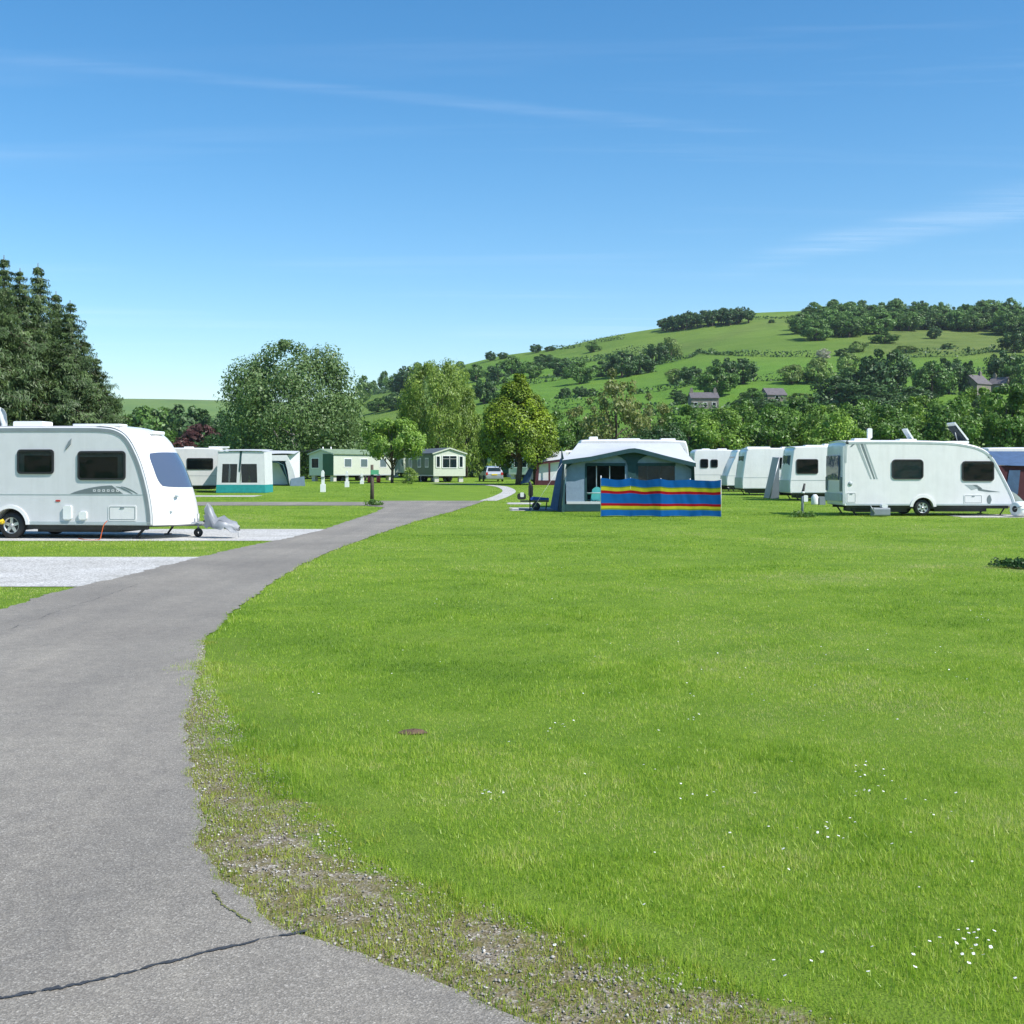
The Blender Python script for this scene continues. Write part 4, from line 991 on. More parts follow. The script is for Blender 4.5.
def arch_profile(pts, xw, rw, zb, n=9):
    """closed outline in (x,z): upper line pts rear->front, bottom edge with a round wheel notch at xw"""
    out = list(pts)
    a0 = math.asin(min(.95, max(-.95, (zb-.30)/rw)))
    for k in range(n+1):
        a = a0+(pi-2*a0)*k/n
        out.append((xw+rw*cos(a), .30+rw*sin(a)))
    return out
class Shell:
    """caravan body: side outline swept across the width with bowed ends"""
    def __init__(s, up, Wd, xw, rw, bf=.2, br=.06, crown=.04):
        s.up = smoothline(up, 5); s.W = Wd; s.L = max(p[0] for p in up); s.bf = bf; s.br = br; s.crown = crown
        s.zb = up[-1][1]; s.out = arch_profile(s.up, xw, rw, s.zb)
    def pt(s, x, z, y, ins=0):
        q = 1-(2*y/s.W)**2
        wf = min(1, max(0, (x-(s.L-1.2))/1.2)); wr = min(1, max(0, (.5-x)/.5))
        x2 = x+s.bf*q*wf**1.2-s.br*q*wr
        z2 = z+s.crown*q*(1 if z > 2.2 else 0)
        return (x2, y, z2)
    def body(s, name, m, par, m2=None):
        mb = MB(); h = s.W/2; cx = s.L/2; cz = 1.4
        ys = [-h, -h+.012, -h+.045, -h*.8, -h*.5, -h*.2, h*.2, h*.5, h*.8, h-.045, h-.012, h]
        ins = [.04, .014, 0]+[0]*6+[0, .014, .04]
        rows = []
        for y, i in zip(ys, ins):
            rows.append([s.pt(x-np.sign(x-cx)*i*.8*(abs(x-cx) > s.L*.40), z-(i if z > 2.0 else 0), y) for x, z in s.out])
        mb.grid(rows, True, True)
        n = len(s.out)
        mb.add(rows[0], [tuple(range(n))]); mb.add(rows[-1], [tuple(range(n-1, -1, -1))])
        return mb.build(name, m, par)
    def side(s): return -s.W/2
    def band(s, name, m, par, i0, i1, w, off=.006, sides=(-1, 1)):   # ribbon that follows the outline on the flank
        for sg in sides:
            mb = MB(); P = [np.array(p) for p in s.up[i0:i1]]; rows = []
            for k, p in enumerate(P):
                d = P[min(k+1, len(P)-1)]-P[max(k-1, 0)]; d /= np.linalg.norm(d); nn = np.array((d[1], -d[0]))
                o = p-nn*.015*0+(-nn)*-.0; y = sg*(s.W/2+off)
                a = p+nn*.035; b = p+nn*(.035+w)
                rows.append([(a[0], sg*(s.W/2-.02), a[1]), (a[0], y, a[1]), (b[0], y, b[1]), (b[0], sg*(s.W/2-.02), b[1])])
            mb.grid(rows, False); o_ = mb.build(name, m, par)
    def frac(s, z):
        P = np.array(s.up); L = np.concatenate([[0], np.cumsum(np.linalg.norm(np.diff(P, axis=0), axis=1))]); L /= L[-1]
        f = [(abs(p[1]-z), l) for p, l in zip(P, L) if p[0] > s.L-1.3]
        k = sorted(f)[:2]; return (k[0][1]*k[1][0]+k[1][1]*k[0][0])/(k[0][0]+k[1][0]+1e-9)
    def patch(s, name, m, par, s0, s1, ya, off=.02, k=.22, n=12):    # rounded window on the bowed front, s = fraction along the outline
        mb = MB(); P = np.array(s.up); d = np.linalg.norm(np.diff(P, axis=0), axis=1); L = np.concatenate([[0], np.cumsum(d)]); L /= L[-1]
        rows = []
        for i in range(n+1):
            v = -1+2*i/n; r = []
            for j in range(n+1):
                u = -1+2*j/n
                uu = u*math.sqrt(1-k*v*v*v*v*1.6); vv = v*math.sqrt(1-k*u*u*u*u*1.6)
                t = s0+(s1-s0)*(vv+1)/2; x = np.interp(t, L, P[:, 0]); z = np.interp(t, L, P[:, 1])
                p = np.array(s.pt(x, z, uu*ya)); t2 = np.array(s.pt(np.interp(t+.01, L, P[:, 0]), np.interp(t+.01, L, P[:, 1]), uu*ya))-p
                nn = np.array((-t2[2], 0, t2[0])); nn /= np.linalg.norm(nn)+1e-9
                if nn[0] < 0 and abs(nn[0]) > abs(nn[2]): nn = -nn
                r.append(p+nn*off)
            rows.append(r)
        mb.slab(rows, (-.03, 0, -.01)); return mb.build(name, m, par)
def side_window(par, y, x0, x1, z0, z1, gl='glass', fr='black', r=.09, blind=None, fw=.045):
    w = MB().ring_y(rrect(x0, x1, z0, z1, r, 5), rrect(x0+fw, x1-fw, z0+fw, z1-fw, r*.6, 5), y-.03, y+.005).build('window', M[fr], par)
    MB().prism_y(rrect(x0+fw*.8, x1-fw*.8, z0+fw*.8, z1-fw*.8, r*.6, 5), y-.021, y-.017).build('pane', M[gl], w)
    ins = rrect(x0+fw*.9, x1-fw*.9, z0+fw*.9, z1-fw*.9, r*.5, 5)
    MB().add([(a, y-.003, b) for a, b in ins], [tuple(range(len(ins)))]).build('dim_backing', M['dim_backing'], w)  # flat dark panel on the solid shell in place of an unlit room
    if blind:
        mb = MB()
        for a, b, c_, d in blind:
            X0, X1, Z0, Z1 = x0+fw+(x1-x0-2*fw)*a, x0+fw+(x1-x0-2*fw)*b, z0+fw+(z1-z0-2*fw)*c_, z0+fw+(z1-z0-2*fw)*d
            nf = max(3, int((X1-X0)/.05)); P = [[(X0+(X1-X0)*i/nf, y-.008-.004*(i % 2), Z) for i in range(nf+1)] for Z in (Z0, Z1)]
            mb.grid(P)
        mb.build('curtain', M['blind'], w)
    return w
def wheel(par, x, y, z, r, spokes=5, wd=.18, side=-1):
    s = side
    o = MB().lathe_y([(r*.62, s*wd), (r*.90, s*(wd-.005)), (r, s*(wd-.04)), (r, s*.03), (r*.9, 0), (r*.5, 0)], x, y, z, 28).build('wheel', M['black'], par)
    mb = MB().lathe_y([(r*.66, s*(wd-.01)), (r*.60, s*(wd+.004)), (r*.55, s*(wd-.05))], x, y, z, 28)
    for k in range(spokes):
        a = 2*pi*k/spokes+.3
        ca, sa = cos(a), sin(a); w0, w1 = r*.13, r*.10
        pts = [(x+ca*r*.1-sa*w0, z+sa*r*.1+ca*w0), (x+ca*r*.6-sa*w1, z+sa*r*.6+ca*w1), (x+ca*r*.6+sa*w1, z+sa*r*.6-ca*w1), (x+ca*r*.1+sa*w0, z+sa*r*.1-ca*w0)]
        mb.prism_y(pts, y+s*(wd-.045), y+s*(wd-.012))
    mb.lathe_y([(.001, s*(wd+.006)), (r*.15, s*(wd-.002)), (r*.17, s*(wd-.05))], x, y, z, 16)
    mb.build('rim', M['alloy'], o)
    MB().lathe_y([(.001, s*(wd-.062)), (r*.6, s*(wd-.06))], x, y, z, 20).build('brake_drum', M['dark'], o)
    return o
def hatch(par, y, x0, x1, z0, z1, m='white', seam='trim', name='locker_door'):
    o = MB().prism_y(rrect(x0, x1, z0, z1, .04), y-.012, y).build(name, M[m], par)
    MB().ring_y(rrect(x0+.03, x1-.03, z0+.03, z1-.03, .03), rrect(x0+.042, x1-.042, z0+.042, z1-.042, .025), y-.016, y-.011).build('seal', M[seam], o)
    MB().rbox((x0+x1)/2-.05, (x0+x1)/2+.05, y-.024, y-.011, z1-.075, z1-.045, .01).build('catch', M['trim'], o)
    return o
def chassis(par, Lc, Wd, zb, aframe=1.3):
    mb = MB().box(.15, Lc-.2, -Wd/2+.18, -Wd/2+.26, zb-.13, zb+.02).box(.15, Lc-.2, Wd/2-.26, Wd/2-.18, zb-.13, zb+.02)
    mb.box(Lc*.45, Lc*.45+.1, -Wd/2+.26, Wd/2-.26, zb-.16, zb-.05)
    mb.box(.5, Lc*.46-.45, -Wd/2+.34, Wd/2-.34, .12, zb+.01).box(Lc*.46+.5, Lc-.9, -Wd/2+.34, Wd/2-.34, .14, zb+.01)  # dark boxes added below the floor to deepen the shade there
    mb.build('chassis', M['dark'], par)
    if aframe:
        a = MB().bar((Lc-.4, -.75, zb-.03), (Lc+aframe-.25, 0, zb-.02), .08).bar((Lc-.4, .75, zb-.03), (Lc+aframe-.25, 0, zb-.02), .08).build('towing_frame', M['galv'], par)
        MB().box(Lc+aframe-.35, Lc+aframe+.12, -.06, .06, zb-.06, zb+.06).prism_y([(Lc+aframe-.1, zb+.06), (Lc+aframe+.1, zb+.05), (Lc+aframe-.1, zb+.18), (Lc+aframe-.22, zb+.16)], -.03, .03).build('hitch', M['dark'], a)
        j = MB().tube([(Lc+aframe-.45, -.1, .2), (Lc+aframe-.45, -.1, zb+.22)], .028).build('jockey_stand', M['galv'], par)
        MB().lathe_y([(.03, -.04), (.10, -.04), (.11, 0), (.10, .04), (.03, .04)], Lc+aframe-.45, -.1, .11, 16).build('jockey_wheel', M['black'], j)
    for x in (.45, Lc-.45):
        for sg in (-1, 1):
            d = .22 if x < 1 else -.22
            MB().bar((x-d, sg*(Wd/2-.3), zb-.02), (x+d*.1, sg*(Wd/2-.22), .04), .05).box(x+d*.1-.08, x+d*.1+.08, sg*(Wd/2-.22)-.06, sg*(Wd/2-.22)+.06, .01, .035).build('corner_steady', M['dark'], par)
def rooflight(par, x, y, z, lx, ly, h=.08, m='vent'):
    return MB().rbox(x-lx/2, x+lx/2, y-ly/2, y+ly/2, z-.03, z+h, .035).build('roof_vent', M[m], par)

# 1. the near caravan on the left ------------------------------------------------------
Lc, Wd = 6.4, 2.24
YN = 27.5
nc = thing('caravan', 'near caravan, pale grey side with white bulging front and blue front window beside the road', 'caravan', (W(152, YN), YN, .008), RAD(-7), 'touring caravans on the site')
# local origin: front near corner at (Lc, -W/2) -> shift so that corner sits on the anchor point
nc_off = bpy.data.objects.new('x', None)
class Sub:                                              # helper that offsets vertices of everything built for one thing
    pass
def shift_children(root, dx, dy):
    for ch in root.children:
        ch.data.transform(__import__('mathutils').Matrix.Translation((dx, dy, 0)))
        for g_ in ch.children: g_.data.transform(__import__('mathutils').Matrix.Translation((dx, dy, 0)))
bpy.data.objects.remove(nc_off)
up = [(0, .32), (-.02, .7), (.0, 1.4), (.10, 2.1), (.28, 2.46), (.6, 2.57), (2.2, 2.60), (4.2, 2.60), (5.2, 2.585), (5.6, 2.50), (5.86, 2.28), (6.08, 1.86), (6.22, 1.45), (6.33, 1.0), (6.39, .6), (6.4, .32)]
sh = Shell(up, Wd, 2.95, .40, bf=.58, br=.05)
sh.body('body', M['silver'], nc)
yS = -Wd/2
# white front moulding: a second skin over the bowed nose and the roof
mb = MB(); rows = []
i0 = next(i for i, p in enumerate(sh.up) if p[0] > 4.9)
for y in np.linspace(-Wd/2+.004, Wd/2-.004, 15):
    r = []
    P = sh.up[i0:]
    for k, p in enumerate(P):
        q = np.array(P[min(k+1, len(P)-1)])-np.array(P[max(k-1, 0)]); q /= np.linalg.norm(q); nn = np.array((-q[1], q[0]))
        nn = nn if nn[1] > -.2 else -nn
        X, Yy, Z = sh.pt(p[0], p[1], y); r.append((X-(-nn[0])*0+abs(nn[0])*.014, Yy, Z+max(0, nn[1])*.014))
    rows.append(r)
mb.grid(rows); mb.build('front_panel', M['white'], nc)
mb = MB(); mb.grid([[tuple(np.array(sh.pt(p[0], p[1], y))+np.array((0, 0, .006))) for p in sh.up[20:i0+1]] for y in np.linspace(-Wd/2+.05, Wd/2-.05, 7)]); mb.build('roof_skin', M['white'], nc)
sh.band('edge_trim', M['trim'], nc, 14, len(sh.up), .085, .012)
MB().box(.1, 2.52, yS-.012, yS+.01, .335, .40).box(3.38, 6.36, yS-.012, yS+.01, .335, .40).build('skirt_rail', M['trimpale'], nc)
MB().box(.1, 6.30, yS-.007, yS+.01, 1.02, 1.035).build('waist_line', M['trimpale'], nc)
w_ = 6.4
side_window(nc, yS, w_-3.27, w_-2.37, 1.50, 2.07, blind=[(0, 1, .80, 1), (.0, .16, 0, .8)])
side_window(nc, yS, w_-1.79, w_-.63, 1.36, 2.03, blind=[(0, 1, .84, 1), (.86, 1, 0, .84)])
side_window(nc, yS, w_-5.6, w_-4.4, 1.42, 2.05, blind=[(0, 1, .8, 1)])
sh.patch('front_window', M['glassblue'], nc, sh.frac(2.0), sh.frac(1.18), .90, .02, .10)
hatch(nc, yS, w_-1.05, w_-.37, .42, .78)
for a, b, c_, d in ((w_-2.13, w_-1.93, .45, .77), (w_-1.75, w_-1.56, .45, .63)): 
    MB().rbox(a, b, yS-.05, yS, c_, d, .04).build('service_box', M['vent'], nc)
MB().rbox(w_-2.33, w_-2.22, yS-.012, yS, .86, .90, .012).build('side_marker', M['red'], nc)
MB().prism_y([(w_-2.08, 2.06), (w_-1.96, 2.19), (w_-1.94, 2.32), (w_-2.02, 2.24)], yS-.03, yS).build('awning_lamp', M['trim'], nc)
sw = [(w_-1.98, 1.04)]+[(w_-1.98+1.35*t, 1.04+.20*sin(pi*t*.62)**.8) for t in np.linspace(.08, .75, 9)]+[(w_-.70, 1.05)]
MB().prism_y(sw, yS-.005, yS+.004).build('side_stripe', M['decal'], nc)
for k in range(2):
    P = [(w_-.86+.12*k+.40*t, 1.215-.17*t**1.7-.0*k) for t in np.linspace(0, 1, 7)]
    MB().prism_y(P+[(x-.012, z-.03*(1-abs(2*i/6-1))-.008) for i, (x, z) in list(enumerate(P))[::-1]], yS-.005, yS+.004).build('side_stripe', M['decal'], nc)
for k, x in enumerate(np.linspace(w_-1.42, w_-.86, 6)):
    MB().ring_y(rrect(x, x+.065, 1.09, 1.145, .012, 2), rrect(x+.016, x+.049, 1.104, 1.131, .006, 2), yS-.008, yS-.004).build('letter_mark', M['silver'], nc)
arch = [(2.95+.48*cos(a), .30+.48*sin(a)) for a in np.linspace(.06, pi-.06, 17)]; arch2 = [(2.95+.40*cos(a), .30+.40*sin(a)) for a in np.linspace(.06, pi-.06, 17)]
mb = MB(); mb.grid([[(a[0], yS-.03, a[1]) for a in arch], [(a[0], yS-.035, a[1]) for a in arch2]]); mb.grid([[(a[0], yS, a[1]) for a in arch], [(a[0], yS-.03, a[1]) for a in arch]]); mb.grid([[(a[0], yS-.035, a[1]) for a in arch2], [(a[0], yS+.1, a[1]) for a in arch2]])
mb.build('wheel_arch', M['white'], nc)
MB().box(2.52, 3.38, yS+.30, yS+.32, .35, .75).build('wheel_well', M['black'], nc)
wheel(nc, 2.95, yS+.22, .30, .305); wheel(nc, 2.95, -yS-.22, .30, .305, side=1)
chassis(nc, Lc, Wd, .34, 1.15)
rooflight(nc, 3.2, -.55, 2.64, .72, .5, .10); rooflight(nc, 4.95, -.7, 2.63, 1.15, .4, .035)
MB().tube([(4.35, -.85, 2.66), (5.5, -.85, 2.645)], .018).tube([(4.4, -.85, 2.6), (4.4, -.85, 2.66)], .015).tube([(5.45, -.85, 2.58), (5.45, -.85, 2.646)], .015).build('roof_rail', M['galv'], nc)
for y, z in ((-.75, .62), (.75, .62), (-.62, .98)): 
    p = sh.pt(6.37, z, y); MB().rbox(p[0]-.01, p[0]+.05, y-.05, y+.05, z-.025, z+.025, .012).build('front_lamp', M['trimpale'], nc)
p = sh.pt(5.75, 2.42, 0); MB().rbox(p[0]-.14, p[0]+.10, -.35, .35, p[2]-.03, p[2]+.06, .03).build('grab_rail', M['vent'], nc)
shift_children(nc, -Lc, Wd/2)
# silver cover over its hitch: tall folded peak by the nose, dropping to a low end
fr = np.random.default_rng(5)
hc = thing('hitch_cover', 'crumpled silver cover with one tall peak draped over the near caravan\'s hitch', 'cover', (W(203, 27.9), 28.15, .01), RAD(-7))
prof = [(-.02, .72, .05, .34), (.06, .86, .07, .30), (.15, .72, .13, .27), (.26, .46, .22, .25), (.44, .52, .25, .25), (.58, .46, .23, .24), (.72, .36, .17, .20), (.80, .27, .06, .18)]
P = []
for i, (x, zt, hw, zb) in enumerate(prof):
    row = []
    for k in range(17):
        t = -1+2*k/16; a = abs(t)
        row.append((x+fr.normal(0, .02), hw*np.sign(t)*min(1, a*1.5)**.8*(1+.25*fr.random()*(a > .6)), zb*.9+(zt-zb)*(1-a**2.2)+fr.normal(0, .03)-(.03*fr.random() if a > .9 else 0)))
    P.append(row)
MB().slab(P, (0, 0, -.006), True).build('fabric', M['silverfab'], hc)
MB().tube([(.83, -.12, .25), (.84, -.13, .02)], .006, 5).build('strap', M['silverfab'], hc)
# lead and clamp at the near caravan
cbp = [gp(106, 540), gp(107, 541.5), gp(110, 540.5)]
q0 = np.array((W(107, YN-.15), YN-.14, .44)); cb = MB().tube(smoothline([q0, q0+(-.06, -.06, -.10), q0+(-.10, -.10, -.30), q0+(-.14, -.14, -.42), q0+(-.45, -.05, -.43), q0+(-.8, .4, -.425)], 4), .010, 6).build('cable', M['orange'])
tag(cb, 'orange mains cable hanging from the near caravan\'s service hatch to the ground', 'cable')
wcx = W(152, YN)-3.45*cos(RAD(7)); wcy = YN+3.45*sin(RAD(7))
cm = thing('wheel_clamp', 'yellow clamp locked over the near caravan\'s wheel at the left edge', 'wheel clamp', (wcx-.16, wcy-.02, .29), RAD(-7))
MB().bar((-.26, -.03, .02), (.03, -.03, .14), .07).build('arm', M['yellow'], cm); MB().lathe_y([(.001, -.06), (.05, -.055), (.055, -.02), (.05, .03)], -.02, 0, .1, 16).build('disc', M['yellow'], cm)
# flag behind
fl = thing('flag', 'white and maroon flag on a pole at the left edge, behind the near caravan', 'flag', (W(-3, 33), 33, 0))
MB().tube([(0, 0, 0), (0, 0, 3.4)], .025).build('pole', M['vent'], fl)
P = [[(.03+.26*t*(1-.5*abs(2*s_-1)**2)+.02*sin(9*s_), .03*sin(7*t+5*s_), 2.72+.62*s_-.05*t) for t in np.linspace(0, 1, 7)] for s_ in np.linspace(0, 1, 9)]
MB().slab(P, (0, .01, 0)).build('cloth', M['whitecanvas'], fl)
P = [[(.025+.06*t, .012-.02*t, 2.74+.58*s_) for t in (0, 1)] for s_ in np.linspace(0, 1, 6)]
MB().slab(P, (0, -.012, 0)).build('border', M['maroon'], fl)

# 2. the large caravan on the right ----------------------------------------------------
YR = 41.6; Lr = 5.97
rc = thing('caravan', 'large white caravan on the right with two raised roof lights and grey slanted stripes', 'caravan', (W(844, YR), YR+1.12, .008), 0, 'touring caravans on the site')
up = [(.0, .36), (-.03, .7), (-.02, 1.5), (.0, 2.3), (.06, 2.52), (.22, 2.60), (2.0, 2.61), (3.6, 2.575), (4.35, 2.48), (4.75, 2.36), (5.05, 2.17), (5.30, 1.82), (5.62, 1.22), (5.88, .68), (5.97, .36)]
sr = Shell(up, 2.24, 2.74, .36, bf=.12, br=.05); sr.body('body', M['white'], rc)
yr = -1.12
sr.band('edge_trim', M['trimpale'], rc, 12, len(sr.up)-1, .07, .012)
MB().box(-.045, .035, yr-.012, yr+.02, .4, 2.42).build('rear_trim', M['trimpale'], rc)
MB().box(.1, 2.34, yr-.012, yr+.01, .365, .42).box(3.14, 5.9, yr-.012, yr+.01, .365, .42).build('skirt_rail', M['trimpale'], rc)
side_window(rc, yr, 1.65, 2.75, 1.27, 1.96, r=.14, blind=[(0, 1, .86, 1), (.0, 1, .0, .86)])
side_window(rc, yr, 4.08, 5.20, 1.20, 1.90, r=.12, blind=[(0, 1, .9, 1)])
rw_ = MB().prism_x([(-.78, 1.25), (.78, 1.25), (.82, 1.6), (.78, 2.1), (-.78, 2.1), (-.82, 1.6)], -.115, -.07).build('rear_window', M['glassblue'], rc)
MB().prism_x(rrect(-1.05, 1.05, .50, .78, .05), -.10, -.04).build('rear_bumper', M['trimpale'], rc)
for sg in (-1, 1): MB().prism_x(rrect(sg*.92-.08, sg*.92+.08, .85, 1.35, .03), -.09, -.03).build('tail_light', M['decal'], rc)
hatch(rc, yr, .07, .42, .44, .82); hatch(rc, yr, 4.15, 4.80, .42, .74)
for k, (dx, m) in enumerate(((0, 'decalpale'), (.15, 'decal'), (.27, 'decalpale'))):
    MB().prism_y([(.42+dx, 2.50), (.42+dx+(.11, .09, .06)[k], 2.50), (.95+dx*.75+.02, 1.28), (.95+dx*.75-.03, 1.28)], yr-.006, yr+.004).build('side_stripe', M[m], rc)
MB().prism_y([(.28, 2.48), (.40, 2.52), (.28, 2.40), (.20, 2.38)], yr-.006, yr+.004).build('side_stripe', M['decal'], rc)
for P in ([(4.18, 1.09), (4.45, 1.08), (4.62, .95), (4.42, .90)], [(4.45, 1.08), (4.60, 1.08), (4.80, .95), (4.70, .92)], [(4.62, .96), (5.0, .89), (5.42, .83), (5.0, .83), (4.66, .88)]):
    MB().prism_y(P, yr-.006, yr+.004).build('side_stripe', M['decal' if P[0][0] > 4.4 else 'decalpale'], rc)
MB().prism_y([(4.98, 2.02), (5.10, 1.98), (5.14, 2.08), (5.03, 2.16)], yr-.006, yr+.004).build('badge', M['decal'], rc)
MB().prism_y([(5.06+.11*cos(a), .56+.17*sin(a)) for a in np.linspace(pi*.5, pi*1.5, 9)]+[(5.08, .45), (5.12, .56), (5.08, .68)], yr-.006, yr+.004).build('badge', M['decal'], rc)
MB().lathe_y([(.001, -.03), (.07, -.025), (.08, 0)], .22, yr, 1.12, 14).build('inlet', M['decalpale'], rc)
arch = [(2.74+.46*cos(a), .28+.46*sin(a)) for a in np.linspace(.1, pi-.1, 17)]; arch2 = [(2.74+.36*cos(a), .28+.36*sin(a)) for a in np.linspace(.1, pi-.1, 17)]
mb = MB(); mb.grid([[(a[0], yr-.03, a[1]) for a in arch], [(a[0], yr-.035, a[1]) for a in arch2]]); mb.grid([[(a[0], yr, a[1]) for a in arch], [(a[0], yr-.03, a[1]) for a in arch]]); mb.grid([[(a[0], yr-.035, a[1]) for a in arch2], [(a[0], yr+.1, a[1]) for a in arch2]])
mb.build('wheel_arch', M['white'], rc)
MB().box(2.36, 3.12, yr+.30, yr+.32, .38, .7).build('wheel_well', M['black'], rc)
wheel(rc, 2.74, yr+.22, .28, .285, 6); wheel(rc, 2.74, -yr-.22, .28, .285, 6, side=1)
chassis(rc, Lr, 2.24, .38, 1.25)
rooflight(rc, .72, -.6, 2.63, .55, .45, .07); rooflight(rc, 2.35, -.5, 2.63, .6, .5, .05)
def raised_light(par, x, y, z, l, wd, ang, mm='vent', shade=True):
    base = MB().rbox(x-l/2, x+l/2, y-wd/2, y+wd/2, z-.04, z+.05, .02).build('roof_light', M['vent'], par)
    ca, sa = cos(RAD(ang)), sin(RAD(ang)); hx = x+l/2
    P = []
    for (a, b) in ((0, 0), (l, 0), (l, .05), (0, .05)): P.append((hx-a*ca-b*sa, z+.05+a*sa-b*ca+.05))
    lid = MB().prism_y(P, y-wd/2, y+wd/2).build('roof_light_lid', M[mm], par)
    if shade: MB().prism_y([(hx-l*.12*ca+.0, z+.085+l*.12*sa), (hx-l*.88*ca, z+.085+l*.88*sa), (hx-l*.88*ca-.06*sa-.02, z+.05+l*.88*sa-.05), (hx-l*.12*ca-.06*sa-.02, z+.05+l*.12*sa-.05)], y-wd/2+.05, y+wd/2-.05).build('shade', M['dim_backing'], lid)
    MB().tube([(x, y-wd/2+.05, z+.05), (x-l*.1, y-wd/2+.05, z+.05+l*.5*sa)], .012, 5).build('stay', M['galv'], par)
raised_light(rc, 2.40, -.3, 2.60, .42, .5, 58, 'vent', False); raised_light(rc, 4.15, -.2, 2.56, .78, .75, 52)
a_ = MB().tube([(1.08, -.5, 2.6), (1.08, -.5, 2.78)], .025).build('aerial_mast', M['galv'], rc); MB().rbox(.99, 1.15, -.56, -.44, 2.70, 3.06, .05).build('aerial', M['vent'], rc)
# things by the large caravan
wb = thing('waste_container', 'grey waste water container with pale lid under the large right caravan', 'water container', (W(884, YR-.9), YR-.5, .008))
MB().prism_x(rrect(-.2, .2, .02, .30, .06), -.28, .28).build('tank', M['trim'], wb); MB().rbox(.02, .22, -.12, .12, .30, .42, .04).build('lid', M['offwhite'], wb)
MB().tube([(-.25, -.2, .12), (-.4, -.2, .38)], .015).build('handle', M['galv'], wb)
ba = thing('water_barrel', 'white roll-along water barrel with black hub lying by the large caravan\'s hitch', 'water barrel', (W(1022, YR-.6), YR-.6, .27), RAD(-62))
mb = MB(); mb.lathe_y([(.08, -.36), (.20, -.36), (.255, -.31), (.26, -.2), (.245, -.17), (.26, -.14), (.26, .14), (.245, .17), (.26, .2), (.255, .31), (.20, .36), (.001, .36)], 0, 0, 0, 24); mb.build('drum', M['vent'], ba)
MB().lathe_y([(.001, -.365), (.10, -.37), (.13, -.34), (.12, -.30)], 0, 0, 0, 18).build('cap', M['black'], ba)
MB().tube([(0, -.4, 0), (.35, -.42, .12), (.35, .42, .12), (0, .4, 0)], .014).build('handle', M['galv'], ba)
gb = thing('hitch_cover', 'small greenish cover over the large right caravan\'s towing hitch', 'cover', (W(998, YR), YR+.9, .008))
P = [[(x, hw*s_, zb+(zt-zb)*(1-abs(s_)**2.2)+.015*sin(9*s_+7*x)) for s_ in np.linspace(-1, 1, 11)] for x, zt, hw, zb in ((.68, .66, .15, .4), (.82, .86, .17, .32), (1.0, .74, .2, .22), (1.15, .6, .18, .14), (1.3, .46, .1, .18))]
M['coverg'] = mat('grey_green_cover', (.16, .20, .18), .7, var=.2, bump=.2, bscale=9)
MB().slab(P, (0, 0, -.01)).build('fabric', M['coverg'], gb)

# 3. the caravans further back on the right and left -----------------------------------
def far_caravan(label, px, Y, L, H=2.6, wins=(), rz=0, slope=0, vents=(), wheel_x=None, extra=None, front=False, m='white', parts=True):
    z = float(gz(Y)); Wd = 2.2
    t = thing('caravan', label, 'caravan', (W(px, Y), Y+1.1, z+.005), rz, 'touring caravans on the site')
    up = [(0, .38), (-.01, .8), (.02+slope*.4, 1.5), (.05+slope, H-.35), (.14+slope, H-.10), (.40+slope, H), (L*.5, H+.01), (L-.5, H-.03), (L-.15, H-.2), (L-.03, 1.6), (L, .8), (L, .38)]
    wx = wheel_x or L*.5
    s = Shell(up, Wd, wx, .36, bf=.10, br=.12); s.body('body', M[m], t)
    y = -Wd/2
    for (a, b, c_, d, bl) in wins: side_window(t, y, a, b, c_, d, r=.1, blind=[(0, 1, .85, 1)] if bl else None)
    MB().box(.1, wx-.38, y-.01, y+.01, .385, .43).box(wx+.38, L-.1, y-.01, y+.01, .385, .43).build('skirt_rail', M['trimpale'], t)
    MB().box(.06, L-.08, y-.006, y+.01, .98, 1.005).build('waist_line', M['decalpale'], t)
    rows = [[tuple(np.array(s.pt(x, zz, yy))+np.array((-.02, 0, 0))) for yy in np.linspace(-.85, .85, 7)] for x, zz in ((.03+slope*.55, 1.35), (.035+slope*.8, 1.75), (.05+slope*.98, 2.2))]
    MB().slab(rows, (-.012, 0, 0)).build('end_window', M['glassblue'], t)
    MB().slab([[tuple(np.array(s.pt(x, zz, yy))+np.array((-.01, 0, 0))) for yy in np.linspace(-1.06, 1.06, 9)] for x, zz in ((0, .42), (-.008, .7), (.0, 1.0))], (-.02, 0, 0)).build('end_panel', M['trimpale'], t)
    wheel(t, wx, y+.22, .29, .29); wheel(t, wx, -y-.22, .29, .29, side=1)
    chassis(t, L, Wd, .40, 0)
    for x, l, h in vents: rooflight(t, x, -.4, H+.03, l, .5, h)
    return t
far_caravan('white caravan with one black window, between the leaning grey canvas and the large caravan', 790, 58, 6.1, 2.62, [(.30, 1.36, 1.30, 2.02, 0)], slope=.10, vents=[(1.3, .9, .06), (2.0, .45, .12)])
far_caravan('plain white caravan without a near window, in the row right of the windbreak', 742.5, 67, 5.4, 2.62, [(1.72, 2.5, 1.5, 2.12, 0)], slope=.14, vents=[(1.0, 1.3, .08), (2.6, .6, .07)])
far_caravan('narrow visible white caravan end with sloping dark window, left of the plain white caravan', 727, 75, 5.2, 2.6, [], slope=.5, vents=[(1.5, .5, .12)])
far_caravan('white caravan with two small square windows right of the striped windbreak', 693.5, 80, 3.0, 2.66, [(.45, .98, 1.45, 2.05, 0), (1.14, 1.62, 1.48, 2.02, 1)], vents=[(.9, .5, .06), (2.0, .6, .07)], wheel_x=2.4)
